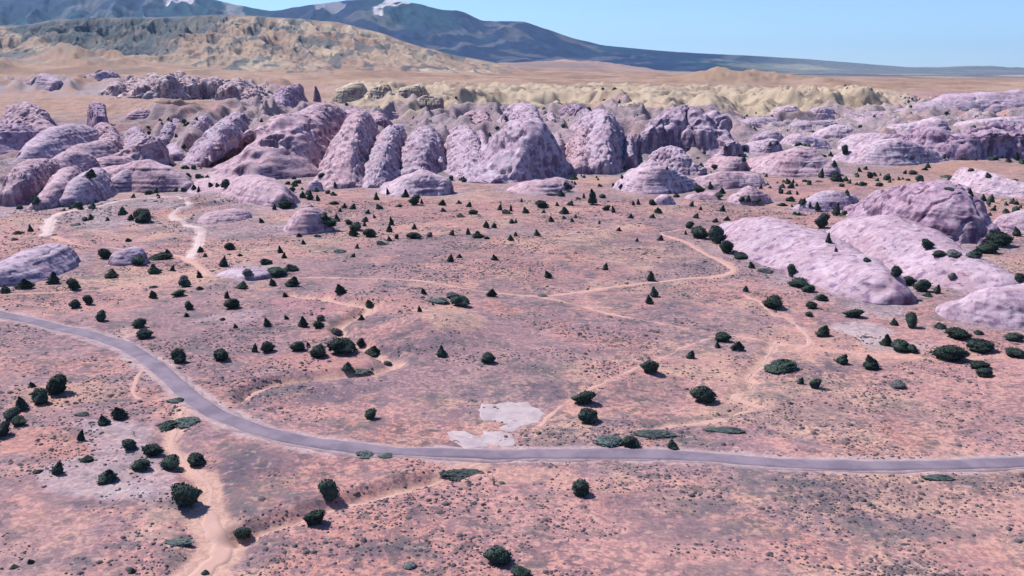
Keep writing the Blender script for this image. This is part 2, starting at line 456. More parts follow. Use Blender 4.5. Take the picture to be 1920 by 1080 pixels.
# ------------------------------------------------------------------ ground sheet
def build_ground():
    th = np.concatenate([np.linspace(-75, -34, 60, endpoint=False), np.linspace(-34, 34, 1000, endpoint=False), np.linspace(34, 75, 61)])
    tn = np.tan(np.radians(th))
    rr = np.concatenate([np.arange(5, 95, 5), np.arange(95, 300, 1.0), np.arange(300, 600, 1.9), np.arange(600, 1000, 3.2),
                         np.arange(1000, 2000, 5.5), np.exp(np.linspace(math.log(2000), math.log(80000), 330))])
    X = rr[:, None] * tn[None, :]; Y = np.repeat(rr[:, None], len(th), 1)
    Z = G(X, Y)
    x, y, z = X.ravel(), Y.ravel(), Z.ravel()
    me = mesh_from('ground', np.column_stack([x, y, z]), grid_faces(len(rr), len(th)), M_GROUND)
    p = pxof(x, y); r = y
    # ---- base tones
    def C(*c): return np.array(c)[None, :]
    def mixc(a, b, t): return a + (b - a) * np.clip(t, 0, 1)[:, None]
    n1 = fbm2(x, y, 90, 4, 61); n2 = fbm2(x, y, 35, 4, 62); n3 = fbm2(x, y, 14, 3, 63); n4 = fbm2(x, y, 7, 2, 64)
    c = np.repeat(C(0.675, 0.355, 0.325), len(x), 0)
    c = mixc(c, C(0.64, 0.315, 0.27), sstep(-0.05, 0.4, n2))            # redder soil
    c = mixc(c, C(0.72, 0.45, 0.345), sstep(0.0, 0.5, n1 + 0.5 * n3) * 0.8)      # sandy
    crust = sstep(-0.02, 0.30, fbm2(x, y, 60, 4, 65) + 0.35 * n4)
    c = mixc(c, C(0.37, 0.245, 0.28), crust * 0.66)
    spk = 0.85 + 0.6 * n2
    # broad named patches (world-space ellipses): x, y, rx, ry, colour, strength
    def ell(px, py, wpx, hpx):
        cx, cy, _ = ground_hit(px, py, G_pre)
        _, y0, _ = ground_hit(px, py + hpx, G_pre); _, y1, _ = ground_hit(px, py - hpx, G_pre)
        rx = wpx * cy / F; ry = (y1 - y0) / 2; cy = (y0 + y1) / 2
        d = np.hypot((x - cx) / rx, (y - cy) / ry) + 0.55 * n3 + 0.25 * n4 + 0.3 * n2
        return 1 - sstep(0.75, 1.15, d)
    crustc = C(0.175, 0.135, 0.18)
    for (a_, b_, w_, h_, s_) in [(780,640,85,35,.8),(700,600,40,20,.6),(480,870,130,45,.8),(560,935,60,22,.6),(430,900,40,60,.8),(450,960,40,45,.7),(480,1040,60,50,.6),(700,1030,130,28,.6),(600,735,95,28,.7),
                                 (500,745,60,18,.7),(900,735,70,16,.5),(1040,735,60,26,.65),(1200,740,80,28,.5),(1530,770,95,40,.55),(1250,960,170,55,.55),(1560,920,180,30,.5),(1700,990,160,30,.4),
                                 (1180,470,120,30,.4),(900,480,140,22,.4),(1100,520,150,22,.45),(1240,560,150,22,.45),(700,490,120,18,.4),(1310,500,60,16,.6),(1600,690,90,14,.5),(60,700,70,14,.5),(330,1010,50,12,.9),(170,945,45,12,.6),
                                 (420,640,70,25,.3),(1800,780,140,30,.35),(1480,690,80,12,.6)]:
        k = ell(a_, b_, w_, h_) * s_
        c = mixc(c, crustc, k * np.clip(0.72 + 0.9 * n4 + 0.5 * n3, 0, 1)); spk = np.maximum(spk, k)
    for (a_, b_, w_, h_, cc, s_) in [(590,570,75,20,(0.56,0.27,0.29),.8),(120,830,130,25,(0.72,0.34,0.27),.7),(120,740,110,25,(0.74,0.42,0.31),.6),(850,590,60,18,(0.76,0.48,0.34),.6),
                                     (560,680,130,16,(0.66,0.32,0.28),.7),(240,620,30,14,(0.74,0.47,0.42),.9),(1090,765,65,22,(0.74,0.40,0.33),.8),(1120,910,110,18,(0.78,0.42,0.35),.6),(1000,890,90,14,(0.78,0.44,0.36),.8),
                                     (1500,640,120,20,(0.74,0.40,0.31),.5),(1700,665,150,14,(0.74,0.42,0.33),.6),(1800,310,140,14,(0.68,0.38,0.27),.8),(1650,335,160,8,(0.70,0.39,0.28),.7),(1420,380,60,10,(0.72,0.42,0.31),.7),
                                     (1120,335,70,10,(0.70,0.43,0.31),.7),(760,430,120,14,(0.72,0.42,0.33),.4),(1640,580,60,16,(0.60,0.44,0.47),.8),(1700,650,60,12,(0.62,0.46,0.47),.6),(990,862,60,5,(0.70,0.54,0.55),.9),
                                     (300,1000,60,14,(0.78,0.49,0.40),.7),(320,960,60,20,(0.76,0.48,0.40),.8),(1620,620,45,22,(0.66,0.53,0.56),.85),(480,510,60,14,(0.52,0.42,0.45),.7),(430,595,60,14,(0.54,0.38,0.42),.6),
                                     (1800,1040,200,30,(0.66,0.33,0.30),.6),(1500,1040,160,30,(0.66,0.34,0.30),.4),(80,1000,100,40,(0.68,0.38,0.33),.5)]:
        k = ell(a_, b_, w_, h_) * s_
        c = mixc(c, C(*cc), k); spk = spk * (1 - 0.4 * k)
    # lavender slickrock apron round the fins
    inr = sstep(-0.15, 0.35, fbm2(x, y, 45, 3, 66) + 0.1)
    def paint(mask, cc, sp=None):
        nonlocal c, spk
        c = mixc(c, C(*cc), mask)
        if sp is not None: spk = spk * (1 - mask) + sp * mask
    cream, lav, mid, lft = region_amp(p, r)
    fins = sstep(860, 960, r + 40 * n2) * (1 - sstep(1480, 1620, r))
    paint(fins * 0.8 * inr, (0.47, 0.36, 0.40), 1.0)
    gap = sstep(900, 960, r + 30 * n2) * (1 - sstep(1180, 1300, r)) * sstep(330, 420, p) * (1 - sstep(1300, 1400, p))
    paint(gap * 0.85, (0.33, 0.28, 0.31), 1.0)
    lsl = sstep(560, 640, r) * (1 - sstep(900, 1000, r)) * (1 - sstep(520, 640, p + 60 * n2))
    paint(lsl * 0.85 * sstep(-0.3, 0.15, n2 + .4 * n3), (0.58, 0.435, 0.47), 0.9)
    paint(lav * 0.95 * sstep(-0.5, 0.0, n2), (0.66, 0.53, 0.575), 0.8)
    paint(mid * 0.85, (0.60, 0.455, 0.50), 0.8)
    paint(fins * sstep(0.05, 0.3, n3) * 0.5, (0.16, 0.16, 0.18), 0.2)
    lor = sstep(1430, 1560, r + 120 * n1) * (1 - sstep(330, 450, p) * (1 - sstep(1700, 1900, r)))* (1 - sstep(560, 660, p))
    paint(lor * 0.9, (0.56, 0.34, 0.25), 0.35)
    paint(lft * sstep(0.1, 0.4, n2) * 0.5, (0.46, 0.40, 0.36), 0.1)
    orr = bump(1800, 190, p) * bump(960, 90, r)
    paint(orr * 0.8, (0.60, 0.34, 0.26), 0.5)
    cr = sstep(1500, 1620, r + 160 * n1) * sstep(580, 680, p) * (1 - sstep(1640, 1760, p))
    paint(cr, (0.63, 0.50, 0.365), 0.1)
    paint(cr * sstep(0.05, 0.35, fbm2(x, y, 60, 4, 67, .6)) * 0.8, (0.34, 0.25, 0.19), 0.1)  # dark patches painted as the shade of alcoves in the cream rock
    paint(cr * bump(860, 130, p) * bump(1950, 130, r) * sstep(0, .3, n2) * .8, (0.20, 0.12, 0.10))  # deeper alcove shade painted into one stretch of it
    far = sstep(2900, 3900, r + 500 * n1)
    paint(far, (0.44, 0.27, 0.18), 0.0)
    nq = fbm2(x, y * 0.6, 130, 4, 74, .6)
    paint(far * sstep(0.02, 0.25, nq) * 0.75, (0.28, 0.18, 0.15), 0)
    paint(far * sstep(0.1, 0.35, -nq) * 0.45, (0.60, 0.44, 0.36), 0)
    nf = fbm2(x, y * 0.5, 350, 5, 71); nf2 = fbm2(x, y * 0.6, 1400, 5, 72)
    paint(far * sstep(0.0, 0.4, nf) * 0.5, (0.54, 0.37, 0.30), 0)
    paint(far * sstep(0.1, 0.45, -nf) * 0.5, (0.34, 0.21, 0.155), 0)
    f2 = sstep(7500, 9500, r) * sstep(760, 950, p)
    paint(f2, (0.42, 0.31, 0.29), 0)
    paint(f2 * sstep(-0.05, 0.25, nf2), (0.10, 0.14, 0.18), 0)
    paint(f2 * sstep(0.05, 0.35, -nf2) * bump(1700, 260, p), (0.55, 0.52, 0.40), 0)
    paint(f2 * bump(1060, 200, p) * bump(9300, 1200, r) * 0.8, (0.50, 0.32, 0.29), 0)
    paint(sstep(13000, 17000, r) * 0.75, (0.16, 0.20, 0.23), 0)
    hb = bump(1400, 130, p) * bump(5100, 900, r)
    paint(hb * 0.6, (0.46, 0.33, 0.23), 0)
    paint(hb * sstep(0.0, 0.3, nf) * 0.5, (0.22, 0.20, 0.19), 0)
    lh = bump(160, 100, p) * bump(5300, 800, r) + bump(-20, 80, p) * bump(4600, 600, r)
    paint(np.clip(lh, 0, 1) * sstep(-0.1, 0.3, fbm2(x, y, 260, 4, 73)) * 0.7, (0.19, 0.22, 0.22), 0)
    # bare rock and shed grit round the foot of every fin and dome
    for L in FOOT:
        wm = L[:, 2].max()
        d = near_mask_eval(x, y, L, wm * 1.4)
        k = 1 - sstep(0, wm * 0.6, d + wm * 0.40 * (n3 + .6 * n2))
        far_ = L[:, 1].mean() > 1650
        paint(k * 0.75, (0.56, 0.43, 0.47), 0.7)
    k = sstep(2050, 2250, r) * (1 - sstep(2800, 3100, r)) * sstep(-400, 60, p) * (1 - sstep(500, 600, p))
    paint(k * sstep(-.3, .1, n2 + n1), (0.46, 0.37, 0.39), 0.3)
    # sandy verges of road, paths and washes
    for L, cc, reach, soft in [(ROADW, (0.60, 0.44, 0.455), 14, (1.2, 4.0))] + [(L_, (0.82, 0.62, 0.60) if k_ == 'hill' else (0.76, 0.44, 0.375), 12, (-1.4, 1.3)) for k_, L_ in PATHW.items()] + [(L_, (0.75, 0.465, 0.38), 16, (-0.3, 2.2)) for L_ in WASHW.values()]:
        d = near_mask_eval(x, y, L, reach)
        k = 1 - sstep(soft[0], soft[1], d + 2.0 * n4 + 1.8 * n3)
        paint(k * 0.92, cc, 0.05)
    # big lavender rock pavement in the left foreground
    poly = to_world([(150,790),(215,783),(272,800),(300,840),(330,885),(350,935),(290,945),(180,942),(90,915),(55,888),(120,868),(180,852),(160,830)], G_pre)
    k = poly_mask(x, y, poly[:, :2], 3.0, n3 * 4 + n4 * 2)
    paint(k * 0.8, (0.60, 0.44, 0.47), 0.45)
    paint(k * sstep(0.1, 0.4, n4) * 0.5, (0.66, 0.54, 0.57), 0.2)
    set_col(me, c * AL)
    set_col(me, np.repeat(np.clip(spk, 0, 1)[:, None], 3, 1), 'speckle')
    o = obj_from('ground', me); tag(o, kind='structure')
    return o

def poly_mask(x, y, P, soft, wob):
    out = np.zeros(x.shape)
    m = (x > P[:, 0].min() - 12) & (x < P[:, 0].max() + 12) & (y > P[:, 1].min() - 12) & (y < P[:, 1].max() + 12)
    if not m.any(): return out
    X, Y = x[m], y[m]
    ins = np.zeros(X.shape, bool); d = np.full(X.shape, 1e6)
    n = len(P)
    for i in range(n):
        ax, ay = P[i]; bx, by = P[(i + 1) % n]
        cr = ((ay > Y) != (by > Y)) & (X < (bx - ax) * (Y - ay) / (by - ay + 1e-12) + ax)
        ins ^= cr
        dx, dy = bx - ax, by - ay
        t = np.clip(((X - ax) * dx + (Y - ay) * dy) / (dx * dx + dy * dy + 1e-9), 0, 1)
        d = np.minimum(d, np.hypot(X - ax - t * dx, Y - ay - t * dy))
    sd_ = np.where(ins, -d, d) + (wob[m] if isinstance(wob, np.ndarray) else wob)
    out[m] = 1 - sstep(-soft / 2, soft / 2, sd_)
    return out


# ------------------------------------------------------------------ draped strips
def strip(name, L, lift, mat, width=None, jitter=0.0, seed=1, crown=0.0, nc=5, skirt=0.5):
    P = []
    for i in range(len(L) - 1):
        n = max(1, int(np.hypot(*(L[i + 1, :2] - L[i, :2])) / 1.3))
        for k in range(n): P.append(L[i] + (L[i + 1] - L[i]) * k / n)
    P.append(L[-1]); P = np.array(P)
    T = np.gradient(P[:, :2], axis=0); T /= np.linalg.norm(T, axis=1)[:, None] + 1e-9
    S = np.column_stack([-T[:, 1], T[:, 0]])
    s = np.arange(len(P)) * 1.3
    w = P[:, 2] if width is None else np.full(len(P), width)
    jl = jitter * (noise2(s / 3.0, s * 0, seed) + 0.6 * noise2(s / 9.0, s * 0, seed + 3)); jr = jitter * (noise2(s / 3.0, s * 0 + 9, seed) + 0.6 * noise2(s / 9.0, s * 0, seed + 4))
    verts = []
    for k in range(nc):
        f = k / (nc - 1) * 2 - 1
        off = f * w / 2 + np.where(f < 0, jl, jr) * abs(f)
        q = P[:, :2] + S * off[:, None]
        zz = G(q[:, 0], q[:, 1]) + lift + crown * (1 - f * f)
        verts.append((q, zz))
    nv = len(P); rows = []
    q0, z0 = verts[0]; rows.append(np.column_stack([q0 - S * 0.3, z0 - skirt]))
    for q, zz in verts: rows.append(np.column_stack([q, zz]))
    q1, z1 = verts[-1]; rows.append(np.column_stack([q1 + S * 0.3, z1 - skirt]))
    V = np.concatenate(rows, 0)
    me = mesh_from(name, V, grid_faces(len(rows), nv)[:, ::-1], mat)
    return obj_from(name, me)

tag(strip('road_shoulder', ROADW, 0.22, M_SHOULDER, 8.2, 0.9, 11, nc=7), kind='structure')
tag(strip('road', ROADW, 0.36, M_ROAD, 5.9, 0.12, 12, 0.10, nc=7), kind='structure')
for k_, L_ in PATHW.items():
    Lq = L_.copy(); Lq[:, 2] *= 0.55
    tag(strip('path', Lq, 0.05, M_TRACK if k_ == 'hill' else M_PATH, None, 0.55, 20 + len(k_)), kind='structure')
for k_, L_ in WASHW.items():
    Lq = L_.copy(); Lq[:, 2] *= 0.42
    tag(strip('dry_wash', Lq, 0.04, M_WASH, None, 0.8, 40 + len(k_)), kind='structure')

# ------------------------------------------------------------------ flat pale slabs near the road
def slab(pix, label, seed, thick=0.22, mat=M_SLAB):
    P = to_world(pix, G)[:, :2]
    x0, y0 = P.min(0) - 3; x1, y1 = P.max(0) + 3
    st = 0.45
    gx = np.arange(x0, x1, st); gy = np.arange(y0, y1, st)
    X, Y = np.meshgrid(gx, gy); x, y = X.ravel(), Y.ravel()
    k = poly_mask(x, y, P, 0.9, 1.3 * fbm2(x, y, 5, 3, seed) + 0.5 * fbm2(x, y, 1.6, 2, seed + 1))
    crk = sstep(0.0, 0.06, np.abs(fbm2(x, y * 1.8, 7, 3, seed + 2)) - 0.015)
    z = G(x, y) - 0.35 + (0.35 + thick * (0.7 + 0.5 * fbm2(x, y, 9, 2, seed + 5))) * k - 0.12 * (1 - crk) * k
    fc = grid_faces(len(gy), len(gx))
    keep = (k[fc].max(1) > 0.02)
    fc = fc[keep]
    used = np.unique(fc); mp = np.full(len(x), -1); mp[used] = np.arange(len(used))
    me = mesh_from('rock_slab', np.column_stack([x, y, z])[used], mp[fc], mat)
    o = obj_from('rock_slab', me); tag(o, label, 'rock slab', 'flat pale slabs beside the road')
slab([(905,757),(985,754),(1022,776),(1010,792),(975,800),(962,812),(930,805),(945,795),(908,788),(900,770)], 'flat whitish rock slab behind the road, the upper and larger of the pair', 301)
slab([(905,808),(965,812),(968,834),(925,838),(908,826)], 'flat whitish rock slab touching the far road edge below the larger slab', 303)
slab([(835,810),(872,809),(905,824),(918,838),(870,842),(848,828)], 'flat whitish rock slab by the road, leftmost of the pale slabs', 302)

# ------------------------------------------------------------------ sandstone fins and domes
def G_smooth(x, y): return G_pre(x, y, False)
FOOT = []
rock_polys = []; rock_verts = []; rock_n = 0
def rock(st, label, seed, fx=0.9, fz=0.85, skew=0.3, flare=0.35, toe=False, lump=1.0, groove=1.0, tone=(1, 1, 1), name='sandstone_fin', cat='rock fin', group='sandstone fins', res=1.0, sink=4.0):
    """st: stations front to back (px, base row, height px, half width px)"""
    global rock_n
    S = []
    for (px, py, hp, wp) in st:
        x, y, z = ground_hit(px, py, G_smooth)
        D = y * CP + (CAM_H - z) * SP
        S.append((x, y, z, hp * D / F, wp * D / F))
    S = np.array(S)
    if len(S) == 1:
        s0 = S[0]; S = np.array([s0 + [-s0[4]*0.3, -s0[4]*0.3, 0, -s0[3]*.1, -s0[4]*.1], s0, s0 + [s0[4]*0.3, s0[4]*0.3, 0, -s0[3]*.1, -s0[4]*.1]])
    if toe: S[:, 4] *= 1.1
    if toe and len(S) > 2: S[0, 3] *= 0.55; S[1, 3] *= 0.85
    FOOT.append(np.column_stack([S[:, 0], S[:, 1], S[:, 4] * 2]))
    def ext(p, q):
        d = (p - q)[:2]; d /= np.linalg.norm(d) + 1e-9
        return d * p[4] * 0.95
    L = smooth_line(S, 6)
    L[:, 3:] = np.maximum(L[:, 3:], 0.5)
    a0, a1 = L[0], L[-1]
    e0, e1 = ext(L[0], L[1]), ext(L[-1], L[-2])
    capn = 7; pre, post = [], []
    for k in range(capn):
        q = math.cos((k + 0.5) / capn * math.pi / 2) if k else 0.9999
        s_ = math.sqrt(max(1 - q * q, 1e-4))
        v = a0.copy(); v[:2] += e0 * q; v[3] *= s_ ** 1.1; v[4] *= s_; pre.append(v)
        v = a1.copy(); v[:2] += e1 * q; v[3] *= s_ ** 1.1; v[4] *= s_; post.append(v)
    L = np.vstack([pre, L, post[::-1]])
    # resample evenly
    d = np.concatenate([[0], np.cumsum(np.hypot(*np.diff(L[:, :2], axis=0).T))])
    wmax = L[:, 4].max(); stp = max(wmax / 30, 0.7) / res
    nn = int(np.clip(d[-1] / stp, 40, 190))
    s = np.linspace(0, d[-1], nn)
    L = np.column_stack([np.interp(s, d, L[:, i]) for i in range(5)])
    T = np.gradient(L[:, :2], axis=0)
    for _ in range(6): T[1:-1] = (T[:-2] + T[1:-1] + T[2:]) / 3
    T /= np.linalg.norm(T, axis=1)[:, None] + 1e-9
    N_ = np.column_stack([T[:, 1], -T[:, 0]])
    mt = 84
    t = np.linspace(0, math.pi, mt)
    cx = np.sign(np.cos(t)) * np.abs(np.cos(t)) ** fx
    cz = np.abs(np.sin(t)) ** fz
    P = np.zeros((nn, mt, 3))
    cx = cx * (1 + flare * (1 - cz) ** 2.2)
    P[:, :, 0] = L[:, 0, None] + N_[:, 0, None] * L[:, 4, None] * cx[None]
    P[:, :, 1] = L[:, 1, None] + N_[:, 1, None] * L[:, 4, None] * cx[None]
    P[:, :, 0] += L[:, 4, None] * skew * 0.85 * cz[None]; P[:, :, 1] -= L[:, 4, None] * skew * 0.5 * cz[None]
    gz = G_smooth(P[:, :, 0], P[:, :, 1])
    P[:, :, 2] = gz * (1 - cz[None]) + (L[:, 2, None] + L[:, 3, None]) * cz[None]
    du = np.gradient(P, axis=0); dv = np.gradient(P, axis=1)
    n = np.cross(dv, du); n /= np.linalg.norm(n, axis=2)[:, :, None] + 1e-9
    if (n[nn // 2, mt // 2, 2] < 0): n = -n
    x, y, z = P[:, :, 0], P[:, :, 1], P[:, :, 2]
    sc = max(wmax * 1.3, 4)
    lum = fbm3(x / sc, y / sc, z / sc, 3, seed, 0.42) * wmax * 0.42 * lump
    gs = max(wmax * 0.34, 1.5)
    grv = -np.abs(fbm3(x / gs, y / gs, z / (gs * 6), 2, seed + 5)) * wmax * 0.17 * groove
    cr_ = fbm3(x / (gs * 2.2), y / (gs * 2.2), z / (gs * 14), 3, seed + 6)
    grv = grv - np.exp(-(cr_ / 0.045) ** 2) * wmax * 0.13 * groove
    c2_ = fbm3(x / (sc * .55), y / (sc * .55), z / (sc * .8), 3, seed + 7)
    grv = grv - sstep(0.22, 0.5, c2_) * wmax * 0.16 * min(groove, 1)
    led = fbm3(x / (sc * 2), y / (sc * 2), z / (wmax * 0.09 + .4), 2, seed + 9) * wmax * 0.035
    fine = fbm3(x / (sc * .16), y / (sc * .16), z / (sc * .22), 2, seed + 15) * wmax * 0.014
    env = np.sqrt(np.clip(L[:, 4] / wmax, 0.05, 1))[:, None]
    P += n * ((lum + grv + led + fine) * env)[:, :, None]
    # skirt rows below ground
    lo1 = P[:, :1].copy(); lo1[:, :, 2] = np.minimum(lo1[:, :, 2], gz[:, :1]) - sink
    lo2 = P[:, -1:].copy(); lo2[:, :, 2] = np.minimum(lo2[:, :, 2], gz[:, -1:]) - sink
    P = np.concatenate([lo1, P, lo2], 1)
    V = P.reshape(-1, 3); fc = grid_faces(nn, mt + 2)
    Pb = P[::3, ::3]; Vb = Pb.reshape(-1, 3); fb = grid_faces(Pb.shape[0], Pb.shape[1])
    org = np.array([S[:, 0].mean(), S[:, 1].mean(), S[:, 2].mean()])
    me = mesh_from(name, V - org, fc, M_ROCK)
    if n[nn // 2, mt // 2, 2] * 1 > 0:
        me.flip_normals() if me.polygons[(nn // 2) * (mt + 1) + mt // 2].normal.z < 0 else None
    tn = np.array(tone)[None] * (1 + 0.14 * fbm3(V[:, 0] / (sc * .8), V[:, 1] / (sc * .8), V[:, 2] / (sc * .8), 3, seed + 21)[:, None])
    set_col(me, tn)
    o = obj_from(name, me); o.location = org
    tag(o, label, cat, group)
    rock_verts.extend(map(tuple, Vb.tolist())); rock_polys.extend((fb + rock_n).tolist()); rock_n += len(Vb)
    return o

